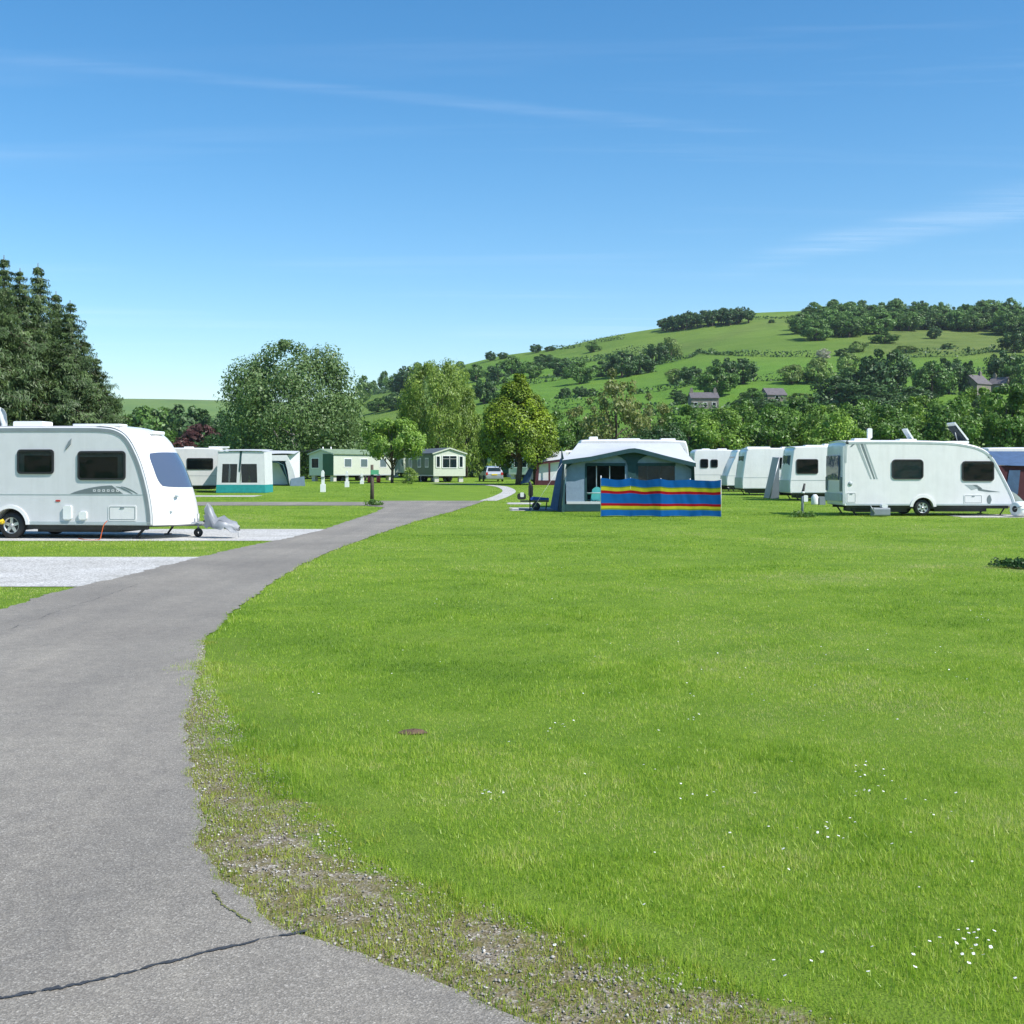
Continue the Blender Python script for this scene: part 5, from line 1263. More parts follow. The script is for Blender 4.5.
# small items in front of that row
gc = thing('grey_awning', 'leaning grey canvas porch awning between two white caravans of the right row', 'awning', (W(774, 62), 62, float(gz(62))))
MB().slab([[(-.30, -.6, 0), (-.25, 1.4, 0)], [(-.06, -.45, 1.2), (.0, 1.3, 1.2)], [(.16, -.3, 2.1), (.18, 1.2, 2.15)]], (.01, 0, -.005)).build('side_panel', M['trim'], gc)
MB().slab([[(-.30, -.6, 0), (.12, -.66, 0)], [(-.06, -.47, 1.2), (.16, -.5, 1.2)], [(.16, -.31, 2.1), (.22, -.32, 2.1)]], (0, .01, 0)).build('front_panel', M['decal'], gc)
MB().tube([(-.36, -.62, 0), (.21, -.31, 2.12)], .03).build('pole', M['galv'], gc)
bk = thing('gas_locker', 'cream and grey gas bottle box by the end of the large caravan', 'box', (W(816, 53), 53, float(gz(53))))
MB().lathe_z([(.001, 0), (.15, .0), (.16, .05), (.16, .34), (.10, .42), (.06, .46), (.001, .46)], -.05, 0, 16).build('bottle', M['offwhite'], bk)
MB().box(.12, .38, -.15, .15, 0, .36).build('crate', M['trim'], bk)
# left background: caravan with porch, second awning
far_caravan('white caravan with one wide dark window joined to the teal-skirted awning', 106, 75, 7.3, 2.72, [(5.05, 6.7, 1.38, 2.10, 1), (2.2, 3.6, 1.4, 2.1, 0)], vents=[(6.9, 1.2, .09), (5.0, .5, .08)], wheel_x=4.0)
def porch(label, px, Y, Wp, D, H, wins, skirt, wallm='whitecanvas', door=None, mid=False):
    z = float(gz(Y)); t = thing('awning', label, 'awning', (W(px, Y), Y, z), 0, 'caravan awnings')
    ins = .10
    sag = lambda x: .02*sin(pi*x/Wp)
    cut = wins
    # front wall with rectangular openings left as gaps between its panels
    P = lambda x, zz: (x+(ins*(zz/H) if x < Wp/2 else -ins*(zz/H)), .10*(zz/H), zz)
    mb = MB(); xs = sorted([0, Wp]+[q for w in cut for q in w[:2]]); 
    for a, b in zip(xs[:-1], xs[1:]):
        w = next((w for w in cut if abs(w[0]-a) < 1e-6 and abs(w[1]-b) < 1e-6), None)
        spans = [(.5, H)] if w is None else [(.5, w[2]), (w[3], H)]
        for c_, d in spans:
            mb.slab([[P(a+(b-a)*i/6, zz) for i in range(7)] for zz in np.linspace(c_, d, 4)], (0, .012, 0))
    mb.build('front_wall', M[wallm], t)
    for a, b, c_, d in cut:
        w = MB().slab([[P(a, c_), P(b, c_)], [P(a, d), P(b, d)]], (0, .004, 0)).build('window', M['mesh'], t)
        n = 14
        for u0, u1 in ((0, .42), (.55, 1)): MB().grid([[tuple(np.array(P(a+(b-a)*(u0+(u1-u0)*i/n), zz))+np.array((0, .08+.02*(i % 2), 0))) for i in range(n+1)] for zz in (c_, d)]).build('curtain', M['curtain'], w)
    MB().slab([[tuple(np.array(P(Wp*i/8, zz))+np.array((0, -.012+.01*sin(5*i), 0))) for i in range(9)] for zz in (.02, .5)], (0, .01, 0)).build('mud_skirt', M[skirt], t)
    for sx in (0, 1):
        x0 = Wp*sx
        s_ = MB().slab([[tuple(np.array(P(x0, zz))+np.array((0, D*u+.0, 0))) for u in (0, .33, .66, 1)] for zz in (.5, H*.6, H)], (.01*(1-2*sx), 0, 0)).build('side_wall', M[wallm], t)
        MB().slab([[tuple(np.array(P(x0, zz))+np.array((0, D*u, 0))) for u in (0, 1)] for zz in (.02, .5)], (.008*(1-2*sx), 0, 0)).build('skirt', M[skirt], s_)
    MB().slab([[(ins-.06+(Wp-2*ins+.12)*i/8, .02+(D+.1)*u, H+.02+.12*u+sag(Wp*i/8)) for i in range(9)] for u in (0, .5, 1)], (0, 0, .012)).build('roof', M['roofcanvas'], t)
    if mid: MB().slab([[P(Wp*.52, H), P(Wp*.56, H)], [P(Wp*.44, H*.52), P(Wp*.50, H*.50)]], (0, -.02, 0)).build('dark_strap', M['greencanvas'], t)
    return t
porch('white porch awning with teal skirt and two curtained windows beside the background caravan', 216, 72, 2.95, 2.4, 2.50, [(.30, 1.2, .62, 1.75), (1.55, 2.5, .62, 1.75)], 'teal', mid=True)
# second awning further right: white roof, dark arched mouth
Y2 = 92.0; z2 = float(gz(Y2))
a2 = thing('awning', 'white awning with dark teal-edged arched opening, right of the teal-skirted awning', 'awning', (W(257, Y2), Y2, z2), 0, 'caravan awnings')
Wp = 2.85; H2 = 2.35
MB().slab([[(Wp*u, -.0-.15*(1-u)*0, H2+.22*sin(pi*u*.6)-.1*u+.0) for u in np.linspace(0, 1, 7)], [(Wp*u, 2.4, H2+.40-.05*u) for u in np.linspace(0, 1, 7)]], (0, 0, .015)).build('roof', M['roofcanvas'], a2)
MB().slab([[(Wp*.72, .05, H2-.05), (Wp*.80, .05, H2)], [(Wp*.82, 0, 1.2), (Wp*.98, 0, 1.2)], [(Wp*.88, -.05, .05), (Wp*1.08, -.05, .05)]], (0, .015, 0)).build('front_panel', M['whitecanvas'], a2)
MB().slab([[(-.05, .05, H2), (Wp*.80, .05, H2+.02)], [(-.05, 0, H2-.40), (Wp*.80, 0, H2-.42)]], (0, .012, 0)).build('fascia', M['whitecanvas'], a2)
MB().tube([(-.05, -.03, H2-.42), (Wp*.55, -.03, H2-.55), (Wp*.70, -.03, H2-.75), (Wp*.86, -.05, .1)], .06, 6).build('edge_trim', M['greencanvas'], a2)
MB().slab([[(Wp*1.08, -.05, .05), (Wp*1.0, 2.4, .05)], [(Wp*.80, .05, H2), (Wp, 2.4, H2+.3)]], (.012, 0, 0)).build('side_wall', M['whitecanvas'], a2)
MB().slab([[(Wp*.26, 1.1, .1), (Wp*.80, 1.1, .1)], [(Wp*.26, 1.2, 1.9), (Wp*.5, 1.2, 1.75)]], (0, .01, 0)).build('inner_tent', M['whitecanvas'], a2)
MB().slab([[(0, 2.3, 0), (Wp, 2.3, 0)], [(0, 2.35, H2+.3), (Wp, 2.35, H2+.3)]], (0, .01, 0)).build('back_wall', M['bluecanvas'], a2)
MB().slab([[(Wp*.9, -.1, 0), (Wp*1.3, -.1, 0)], [(Wp*.92, -.1, .55), (Wp*1.28, -.1, .75)]], (0, .012, 0)).build('side_flap', M['greycanvas'], a2)
# right edge: caravan with blue and maroon awning
Y3 = 50.0; z3 = float(gz(Y3))
far_caravan('white caravan roof showing behind the blue awning at the right edge', 985, 53, 5.6, 2.5, [], vents=[(2.9, .5, .14)])
a3 = thing('awning', 'blue awning with maroon frame at the right edge, behind the large caravan\'s nose', 'awning', (W(1001, Y3), Y3, z3), 0, 'caravan awnings')
MB().slab([[(-.32, -.1, 1.78), (.3, -.28, 1.74), (3.4, -.28, 1.66)], [(-.15, 1.0, 2.1), (.3, 1.0, 2.06), (3.4, 1.0, 2.0)], [(-.1, 2.0, 2.34), (.3, 2.0, 2.36), (3.4, 2.0, 2.36)]], (0, 0, .012)).build('roof', M['bluecanvas'], a3)
MB().slab([[(-.30, -.1, 0), (-.25, 2.0, 0)], [(-.32, -.1, 1.76), (-.1, 2.0, 2.32)]], (.01, 0, 0)).build('side_wall', M['bluecanvas'], a3)
MB().slab([[(-.30, -.16, 0), (3.4, -.2, 0)], [(-.30, -.16, 1.76), (3.4, -.2, 1.68)]], (0, .012, 0)).build('front_wall', M['maroon'], a3)
MB().slab([[(.10, -.19, .55), (.62, -.195, .55)], [(.26, -.19, 1.55), (.72, -.195, 1.55)]], (0, -.008, 0)).build('window', M['bluecanvas'], a3)
MB().slab([[(.95, -.20, .55), (1.8, -.205, .55)], [(.95, -.20, 1.55), (1.8, -.205, 1.55)]], (0, -.008, 0)).build('window', M['bluecanvas'], a3)

# 4. awning caravan in the middle with windbreak ---------------------------------------
YA = 45.7; S = F/YA
ax = lambda px: (px-512)/S
far_caravan('white caravan behind the big grey awning, its long roof showing above the awning', 566, 48.6, 5.05, 2.78, [], slope=.45, vents=[(1.15, .35, .12), (2.6, .9, .05), (4.2, .6, .05)], wheel_x=2.6)
aw = thing('awning', 'big grey awning with dark green trim and gabled pale roof behind the striped windbreak', 'awning', (0, YA, .006), 0, 'caravan awnings')
XL, XR, XC = ax(564), ax(693), ax(632)
def ztop(x):                                            # gable line of the front edge
    pts = [(XL-.1, 1.93), (ax(590), 2.07), (XC-.35, 2.33), (XC, 2.40), (XC+.35, 2.34), (ax(665), 2.10), (XR+.1, 1.82)]
    return float(np.interp(x, [p[0] for p in pts], [p[1] for p in pts]))
xs = np.linspace(XL-.08, XR+.06, 25)
MB().slab([[(x*(1-u)+u*(XL+.75+(XR-XL-.95)*(x-XL)/(XR-XL)), -.32+2.95*u, (ztop(x)+.02)*(1-u)+2.66*u-.05*sin(pi*u)) for x in xs] for u in np.linspace(0, 1, 7)], (0, 0, .014)).build('roof', M['roofcanvas'], aw)
MB().slab([[(x, -.335-.01*sin(9*x), ztop(x)-.10-.05*abs(sin(2.2*x))*0-.03) for x in xs], [(x, -.33, ztop(x)+.03) for x in xs]], (0, .012, 0)).build('valance', M['greencanvas'], aw)
wl = [(ax(586), ax(625), .86, 1.80), (ax(637.5), ax(675), .80, 1.80)]
Fp = lambda x, zz: (x, -.02+.03*zz, zz)
mb = MB(); xw = sorted([XL+.08, XR-.06]+[q for w in wl for q in w[:2]])
for a, b in zip(xw[:-1], xw[1:]):
    w = next((w for w in wl if abs(w[0]-a) < 1e-6 and abs(w[1]-b) < 1e-6), None)
    if w is None: mb.slab([[Fp(a+(b-a)*i/8, .30+(ztop(a+(b-a)*i/8)-.1-.30)*k/7) for i in range(9)] for k in range(8)], (0, .012, 0))
    else:
        if w is wl[1]: mb.slab([[Fp(a, .30), Fp(b, .30)], [Fp(a, w[2]), Fp(b, w[2])]], (0, .012, 0))
        mb.slab([[Fp(a+(b-a)*i/6, w[3]) for i in range(7)], [Fp(a+(b-a)*i/6, ztop(a+(b-a)*i/6)-.1) for i in range(7)]], (0, .012, 0))
mb.build('front_wall', M['greycanvas'], aw)
for a, b, c_, d in wl:
    fr_ = MB().slab([[Fp(a-.02, d-.05), Fp(b+.02, d-.05)], [Fp(a-.02, d+.06), Fp(b+.02, d+.06)]], (0, -.02, 0)).slab([[Fp(a-.04, .3), Fp(a+.03, .3)], [Fp(a-.04, d), Fp(a+.03, d)]], (0, -.02, 0)).build('window', M['greencanvas'], aw)
    if c_ < .85: MB().slab([[Fp(a, c_), Fp(b, c_)], [Fp(a, d), Fp(b, d)]], (0, .003, 0)).build('pane', M['mesh'], fr_)
    for u in (.28, .62): MB().tube([(a+(b-a)*u, .25, .1), (a+(b-a)*u, .25, 1.95)], .02, 6).build('inner_pole', M['vent'], aw)
MB().tube([(wl[0][0], .02, .72), (wl[0][1]+.2, .02, .72)], .02, 6).build('rail', M['vent'], aw)
# centre drop panel: narrow column flaring at the gable
rows = []
for zz, hw in ((.35, .13), (1.3, .14), (1.75, .16), (1.95, .24), (2.08, .42), (2.16, .60), (2.27, .36)): rows.append([(XC+hw*s_, -.06+.03*zz, min(zz, ztop(XC+hw*s_)-.03)) for s_ in np.linspace(-1, 1, 7)])
MB().slab(rows, (0, -.012, 0)).build('centre_panel', M['greencanvas'], aw)
MB().slab([[Fp(x, .02) for x in np.linspace(XL, XR, 13)], [Fp(x, .30) for x in np.linspace(XL+.02, XR-.02, 13)]], (0, -.02, 0)).build('mud_skirt', M['greencanvas'], aw)
MB().slab([[Fp(x, .30) for x in np.linspace(XL+.1, XR-.1, 9)], [Fp(x, .40) for x in np.linspace(XL+.1, XR-.1, 9)]], (0, -.026, 0)).build('pale_band', M['roofcanvas'], aw)
for sg, X in ((-1, XL), (1, XR)):
    MB().slab([[(X+sg*.10, -.30, .0), (X-sg*.02, -.05, 0)], [(X+sg*.03, -.32, 1.0), (X-sg*.04, -.02, 1.0)], [(X-sg*.02, -.33, 1.6), (X-sg*.06, -.02, 1.62)], [(X-sg*.10, -.33, ztop(X)-.05), (X-sg*.42, -.0, ztop(X-sg*.42)-.08)]], (0, .012, 0)).build('corner_column', M['greencanvas'], aw)
    MB().slab([[(X+sg*(.12+.14*sin(pi*u)*(1 if sg < 0 else .2)), -.25+2.8*u, 0) for u in np.linspace(0, 1, 6)], [(X+sg*.03, -.28+2.8*u, 1.1) for u in np.linspace(0, 1, 6)], [(X, -.3+2.8*u, ztop(X)*(1-u)+2.5*u-.04) for u in np.linspace(0, 1, 6)]], (-sg*.012, 0, 0)).build('side_wall', M['greencanvas'], aw)
# slanting storm flap on the awning's left
MB().slab([[(XL-.50, .9, .12), (XL-.24, .5, .02)], [(XL-.30, .95, 1.2), (XL-.10, .6, 1.1)], [(XL-.10, 1.0, 2.05), (XL-.02, .7, 1.95)]], (.012, 0, 0)).build('storm_flap', M['bluecanvas'], aw)
MB().tube([(XL-.05, -.3, 1.9), (XL-1.3, -.9, .0)], .004, 4).build('guy_line', M['vent'], aw)
MB().slab([[(XL+.1, 2.45, .05), (XR-.1, 2.45, .05)], [(XL+.3, 2.5, 2.3), (XR-.3, 2.5, 2.3)]], (0, .01, 0)).build('shade_sheet', M['dim_backing'], aw)  # dark sheet added at the back so the awning mouth looks unlit
# chair in the doorway
ch = thing('garden_chair', 'turquoise plastic garden chair standing in the awning doorway', 'chair', (ax(594.5), YA+.42, .006), RAD(200))
MB().rbox(-.22, .22, -.22, .22, .42, .45, .012).build('seat', M['chair'], ch)
MB().slab([[(-.22+.44*i/6, .22+.03*abs(i/3-1)*-1, .45) for i in range(7)], [(-.20+.40*i/6, .30, .95-.10*abs(i/3-1)**2) for i in range(7)]], (0, .02, 0)).build('backrest', M['chair'], ch)
for x in (-.2, .2):
    for y in (-.19, .2): MB().tube([(x, y, .43), (x*1.15, y*1.15, 0)], .022, 6).build('leg', M['chair'], ch)
    MB().tube([(x, -.2, .43), (x*1.05, -.2, .66), (x*1.05, .24, .68)], .022, 6).build('armrest', M['chair'], ch)
# windbreak
YW = 40.9; SW = F/YW
x0, x1 = (601-512)/SW, (721-512)/SW
wbk = thing('windbreak', 'striped blue, yellow and red windbreak on poles standing on the lawn', 'windbreak', (x0, YW, .0), 0)
m = bpy.data.materials.new('striped_cloth'); g = G(nt(m))
at = g.n('ShaderNodeAttribute', attribute_name='v').outputs['Fac']
nz = g.n('ShaderNodeTexNoise', {'Vector': g.n('ShaderNodeTexCoord').outputs['Object'], 'Scale': 2.2, 'Detail': 2.0})
vv = g.n('ShaderNodeMath', {0: nz.outputs['Fac'], 1: .02, 2: at}, operation='MULTIPLY_ADD').outputs[0]
BL, YE, RE_, GR = (.012, .125, .40), (.50, .50, .035), (.36, .012, .02), (.17, .26, .03)
cr = ramp(g, vv, [(0, BL), (.165, GR), (.205, YE), (.275, RE_), (.345, BL), (.61, RE_), (.685, YE), (.775, GR), (.805, BL)], 'CONSTANT')
d = g.n('ShaderNodeBsdfDiffuse', {'Color': cr}); tr = g.n('ShaderNodeBsdfTranslucent', {'Color': cr})
g.n('ShaderNodeOutputMaterial', {'Surface': g.n('ShaderNodeMixShader', {0: .3, 1: d.outputs[0], 2: tr.outputs[0]}).outputs[0]})
M['stripes'] = m
Lw = x1-x0; NX, NZ = 96, 14; P = []; vat = []
for j in range(NZ+1):
    v_ = j/NZ
    for i in range(NX+1):
        u = i/NX; pole = u*4; fq = pole-math.floor(pole)
        y = .16*(1-abs(2*((u*2) % 1)-1))*1.0+.05*sin(pi*fq)*sin(pi*(v_*.8+.1))+.018*(fbm(u*26+v_*2.5, v_*2.2, 44, 3)-.5)*2+.03*(fbm(u*9-v_*3, v_*3, 45, 2)-.5)
        zt = 1.33-.06*u-.05*sin(pi*fq)+.012*sin(u*31); zb_ = .03+.02*sin(pi*fq)-.02*u
        P.append((u*Lw, y, zb_+(zt-zb_)*v_)); vat.append(v_)
n1_ = NX+1; fc = [(j*n1_+i, j*n1_+i+1, (j+1)*n1_+i+1, (j+1)*n1_+i) for j in range(NZ) for i in range(NX)]
P = np.array(P); P2 = P+np.array((0, .006, 0)); n_ = len(P)
fall = fc+[tuple(n_+q for q in f[::-1]) for f in fc]
link('cloth', np_mesh('cloth', np.concatenate([P, P2]), fall, 4, [M['stripes']], {'v': vat+vat}, smooth=True), wbk)
for k in range(5):
    u = k/4; y = .16*(1-abs(2*((u*2) % 1)-1))
    MB().tube([(u*Lw, y+.03, -.05), (u*Lw, y+.03, 1.35-.06*u+(.06 if k == 0 else 0))], .016, 8).build('pole', M['offwhite'], wbk)
# cart beside the awning
ct = thing('cart', 'dark wheeled cart with blue platform parked left of the big grey awning', 'cart', (W(533, 47.2), 47.2, .02))
MB().prism_y([(-.1, .40), (.62, .40), (.62, .48), (.0, .53), (-.1, .50)], -.25, .25).build('platform', M['bluecloth'], ct)
MB().box(-.5, .62, -.2, .2, .33, .385).build('frame', M['dark'], ct)
MB().tube([(-.10, -.2, .36), (-.08, -.2, .95), (-.14, -.2, 1.12)], .05, 8).tube([(-.10, .2, .36), (-.08, .2, .95), (-.14, .2, 1.12)], .05, 8).rbox(-.18, -.0, -.24, .24, .55, .98, .05).build('upright', M['black'], ct)
MB().rbox(-.62, -.28, -.18, .18, .42, .66, .08).build('bag', M['black'], ct); MB().rbox(-.50, -.36, -.19, -.16, .52, .70, .03).build('pale_panel', M['offwhite'], ct)  # small pale panel on the near side of the bag
for y in (-.22, .22): MB().lathe_y([(.03, -.04), (.14, -.05), (.16, -.02), (.16, .02), (.14, .05), (.03, .04)], .12, y, .16, 18).build('wheel', M['black'], ct)
for y in (-.18, .18): MB().tube([(.55, y, .36), (.50, y, .0)], .02, 6).tube([(-.12, y, .36), (-.12, y, .0)], .02, 6).build('leg', M['dark'], ct)
mt = MB().slab([[(W(519, 47.6), 47.0, .026), (W(558, 47.6), 47.0, .026)], [(W(519, 47.6), 49.0, .026), (W(558, 47.6), 49.0, .026)]], (0, 0, .012), False).build('sheet', M['dark'])  # flat dark rectangle on the gravel beneath the cart
tag(mt, 'black groundsheet lying on the gravel under the wheeled cart', 'sheet')
# maroon awning and caravan behind
Y4 = 95.0; z4 = float(gz(Y4)); 
ma = thing('awning', 'white-roofed awning with maroon frame and blue wing, left of the big grey awning', 'awning', (W(537, Y4), Y4, z4), 0, 'caravan awnings')
MB().slab([[(-.1, -.1, 1.80), (2.4, -.1, 2.12)], [(.1, 2.5, 2.42), (2.4, 2.5, 2.6)]], (0, 0, .015)).build('roof', M['roofcanvas'], ma)
MB().slab([[(-.05, -.06, 1.62), (2.4, -.06, 1.92)], [(-.05, -.06, 1.80), (2.4, -.06, 2.12)]], (0, .012, 0)).build('valance', M['maroon'], ma)
MB().slab([[(-.18, -.06, .0), (.08, -.06, 0)], [(-.02, -.06, 1.7), (.2, -.06, 1.7)]], (0, .012, 0)).slab([[(.9, -.07, .3), (1.05, -.07, .3)], [(.9, -.07, 1.75), (1.05, -.07, 1.8)]], (0, .012, 0)).build('front_column', M['maroon'], ma)
MB().slab([[(0, -.08, .0), (2.3, -.08, .0)], [(0, -.08, .38), (2.3, -.08, .38)]], (0, .012, 0)).build('mud_skirt', M['maroon'], ma)
MB().slab([[(.1, .3, .38), (2.3, .3, .38)], [(.15, .3, 1.65), (2.3, .3, 1.9)]], (0, .012, 0)).build('front_wall', M['whitecanvas'], ma)
MB().slab([[(-1.35, .6, .1), (-.65, -.1, .2)], [(-.65, .8, 1.3), (-.3, .2, 1.2)], [(-.15, 1.2, 2.25), (-.08, .2, 1.75)]], (.012, 0, 0)).build('storm_flap', M['bluecanvas'], ma)
far_caravan('white caravan behind the maroon-framed awning, mostly hidden', 529, 98, 5.0, 2.66, [], vents=[(3.3, .6, .1)])

# 5. mobile homes ------------------------------------------------------------------------
def mobile_home(label, px, Y, rz, Wd, L, zb, ze, zr, sidem, endm, roofm, win, name='mobile_home', side=-1):
    z = float(gz(Y)); t = thing(name, label, 'mobile home', (W(px, Y), Y, z), rz, 'static mobile homes')
    # local: x across (near end spans -W/2..W/2), y along, near end at y=0
    h = Wd/2
    MB().prism_y([(-h, zb), (h, zb), (h, ze), (0, zr), (-h, ze)], .02, L).build('wall', M[sidem], t)
    MB().prism_y([(-h-.01, zb), (h+.01, zb), (h+.01, ze), (0, zr), (-h-.01, ze)], -.02, .06).build('end_wall', M[endm], t)
    ov = .14; rf = MB()
    for sg in (-1, 1): rf.slab([[(0, -ov, zr+.03), (0, L+ov, zr+.03)], [(sg*(h+ov), -ov, ze-.03), (sg*(h+ov), L+ov, ze-.03)]], (0, 0, .07), False)
    rf.build('roof', M[roofm], t)
    MB().prism_y([(-h-ov, ze-.08), (-h-ov, ze+.02), (0, zr+.10), (h+ov, ze+.02), (h+ov, ze-.08), (0, zr-.02)], -ov-.03, -ov+.0).build('bargeboard', M['mhcream'], t)
    # end windows: broad centre bay, two narrow sides
    bay = win
    for a, b, c_, d in bay:
        w = MB().ring_y(rrect(a, b, c_, d, .03, 2), rrect(a+.07, b-.07, c_+.07, d-.07, .02, 2), -.07, -.015).build('window', M['vent'], t)
        MB().prism_y(rrect(a+.06, b-.06, c_+.06, d-.06, .02, 2), -.05, -.045).build('pane', M['glass'], w)
        mb = MB()
        if b-a > 1: mb.box((a+b)/2-.03, (a+b)/2+.03, -.07, -.052, c_+.07, d-.07); mb.box(a+.07, b-.07, -.07, -.052, (c_+d)/2+.25, (c_+d)/2+.29)
        n = 10
        for u0, u1 in ((0, .3), (.7, 1)): mb.grid([[(a+.06+(b-a-.12)*(u0+(u1-u0)*i/n), -.03-.006*(i % 2), zz) for i in range(n+1)] for zz in (c_+.06, d-.06)])
        mb.build('curtain', M['blind'], w)
    for sg in (-1, 1):
        for yy in (L*.16, L*.42, L*.74):
            y0, y1 = yy, yy+1.1; X = sg*h
            o = MB().prism_x(rrect(y0, y1, ze-1.25, ze-.38, .04), X-.025, X+.025).build('window', M['vent'], t)
            MB().prism_x(rrect(y0+.07, y1-.07, ze-1.18, ze-.45, .03), X-.03, X+.03).build('pane', M['glass'], o)
        MB().box(sg*(h+.012)-.012, sg*(h+.012)+.012, .02, L, zb, zb+.1).build('skirt_trim', M['trimpale'], t)
    for yy in (.35, L*.5, L-.5):
        for sg in (-1, 1): MB().box(sg*(h-.35)-.2, sg*(h-.35)+.2, yy-.2, yy+.2, -.05, zb-.005).build('pier', M['brick'], t)
    for yy in (L*.42, L*.42+.85):
        for sg in (-1, 1): MB().lathe_y([(.05, -.1), (.30, -.1), (.33, -.04), (.33, .06), (.05, .1)], sg*(h-.3), yy, .33, 14).build('wheel', M['black'], t)
    MB().box(-.06, .06, .12, L-.2, zb-.18, zb-.004).build('chassis', M['dark'], t)
    return t
Y5 = 108.0
mobile_home('dark green mobile home with cream bay-windowed end and grey roof beside the small light tree', 449.5, Y5, RAD(21), 3.0, 9.2, .55, 2.58, 3.02, 'mhgreen', 'mhcream', 'mhroof',
            [(-.72, .72, 1.25, 2.42), (-1.30, -.86, 1.30, 2.38), (.86, 1.30, 1.30, 2.38)])
mh2 = mobile_home('cream mobile home with pale green roof beyond the white hook-up posts', 321.5, 112, RAD(-33), 3.0, 9.0, .55, 2.55, 2.95, 'mhcream', 'mhcream', 'mhroofgreen', [(-1.25, -.25, 1.2, 2.2)])
MB().box(.2, 1.5, -.05, -.022, .56, 2.56).build('green_panel', M['mhgreen'], mh2)
for x in (-.9, .1): MB().tube([(x, 1.2, 2.75), (x, 1.2, 3.25)], .06, 6).build('roof_vent', M['vent'], mh2)
mobile_home('dark green mobile home half hidden behind the silver car and golden conifer', 500, 138, RAD(18), 3.0, 8.0, .5, 2.5, 2.9, 'mhgreen', 'mhgreen', 'mhroofgreen', [(-.6, .6, 1.3, 2.3)])
mobile_home('cream mobile home glimpsed between the low tree and the green mobile home', 386, 140, RAD(-8), 3.0, 8.0, .5, 2.5, 2.9, 'mhcream', 'mhcream', 'mhroof', [(-.6, .6, 1.3, 2.3)])
mobile_home('cream mobile home glimpsed behind the golden conifer\'s trunk', 522, 124, RAD(-25), 3.0, 8.0, .5, 2.5, 2.9, 'mhcream', 'mhcream', 'mhroof', [(-.9, .6, 1.2, 2.2)])

# 6. silver car --------------------------------------------------------------------------
YC = 110.0
car = thing('parked_car', 'silver hatchback parked beside the golden conifer in front of the green mobile home', 'car', (W(494.5, YC), YC, float(gz(YC))), RAD(10))
# local: x across, y along (rear end at y=0 towards the viewer)
def ring(y, hw, z0, z1, hw2): return [(-hw, y, z0), (hw, y, z0), (hw, y, z0+.35), (hw2, y, z1), (-hw2, y, z1), (-hw, y, z0+.35)]
R_ = [(0, .78, .32, .72, .74), (.06, .82, .22, .88, .78), (.3, .85, .20, .93, .80), (1.6, .86, .20, .92, .82), (2.9, .85, .20, .88, .80), (3.6, .82, .22, .80, .74), (3.85, .72, .30, .62, .66)]
mb = MB(); mb.grid([ring(*r) for r in R_], False, True); mb.add(ring(*R_[0]), [(0, 1, 2, 3, 4, 5)]); mb.add(ring(*R_[-1]), [(0, 1, 2, 3, 4, 5)]); mb.build('body', M['carpaint'], car)
Q = [(.08, .80, .92, .76), (.36, .72, 1.34, .62), (1.0, .70, 1.45, .60), (1.9, .70, 1.43, .60), (2.75, .78, .93, .74)]
cb_ = [[(-.77, .06, .9), (.77, .06, .9), (.77, .06, .9), (-.77, .06, .9)], [(-.78, .30, .9), (.78, .30, .9), (.60, .40, 1.36), (-.60, .40, 1.36)], [(-.80, 1.0, .9), (.80, 1.0, .9), (.60, 1.0, 1.45), (-.60, 1.0, 1.45)], [(-.80, 1.9, .9), (.80, 1.9, .9), (.60, 1.85, 1.42), (-.60, 1.85, 1.42)], [(-.76, 2.75, .88), (.76, 2.75, .88), (.74, 2.74, .89), (-.74, 2.74, .89)]]
MB().grid(cb_, False, True).build('cabin', M['carpaint'], car)
MB().slab([[(-.62, .105, .97), (.62, .105, .97)], [(-.52, .335, 1.28), (.52, .335, 1.28)]], (0, -.03, .012), False).build('rear_window', M['glass'], car)
for sg in (-1, 1):
    MB().slab([[(sg*.775, .5, .97), (sg*.775, 1.25, .97)], [(sg*.655, .55, 1.33), (sg*.64, 1.2, 1.36)]], (sg*.03, 0, .01), False).build('side_window', M['glass'], car)
    MB().slab([[(sg*.775, 1.35, .97), (sg*.775, 2.3, .97)], [(sg*.64, 1.3, 1.36), (sg*.65, 1.85, 1.34)]], (sg*.03, 0, .01), False).build('side_window', M['glass'], car)
    MB().rbox(sg*.70-.09, sg*.70+.09, -.03, .10, .62, .86, .03).build('tail_light', M['red'], car)
    for yy in (.62, 3.05): 
        w = MB().prism_x([(yy+.30*cos(a), .30+.30*sin(a)) for a in np.linspace(0, 2*pi, 20, endpoint=False)], sg*.88-.10, sg*.88).build('wheel', M['black'], car)
        MB().prism_x([(yy+.19*cos(a), .30+.19*sin(a)) for a in np.linspace(0, 2*pi, 16, endpoint=False)], sg*.885-.02, sg*.885+.008).build('rim', M['alloy'], w)
MB().rbox(-.74, .74, -.07, .1, .30, .50, .05).build('bumper', M['trim'], car)
MB().rbox(-.26, .26, -.045, .02, .60, .71, .01).build('number_plate', M['yellow'], car)
red = thing('gas_bottle', 'red gas bottle standing at the right end of the cream mobile home', 'gas bottle', (W(378.5, 106), 106, float(gz(106))))
MB().lathe_z([(.001, 0), (.16, 0), (.18, .06), (.18, .5), (.12, .6), (.05, .64), (.001, .64)], 0, 0, 16).build('cylinder', M['red'], red); MB().lathe_z([(.11, .6), (.12, .74), (.10, .74), (.09, .6)], 0, 0, 14).build('collar', M['offwhite'], red)
red2 = thing('gas_bottle', 'smaller red gas bottle hidden half behind the dark sign post', 'gas bottle', (W(369, 106), 106, float(gz(106))))
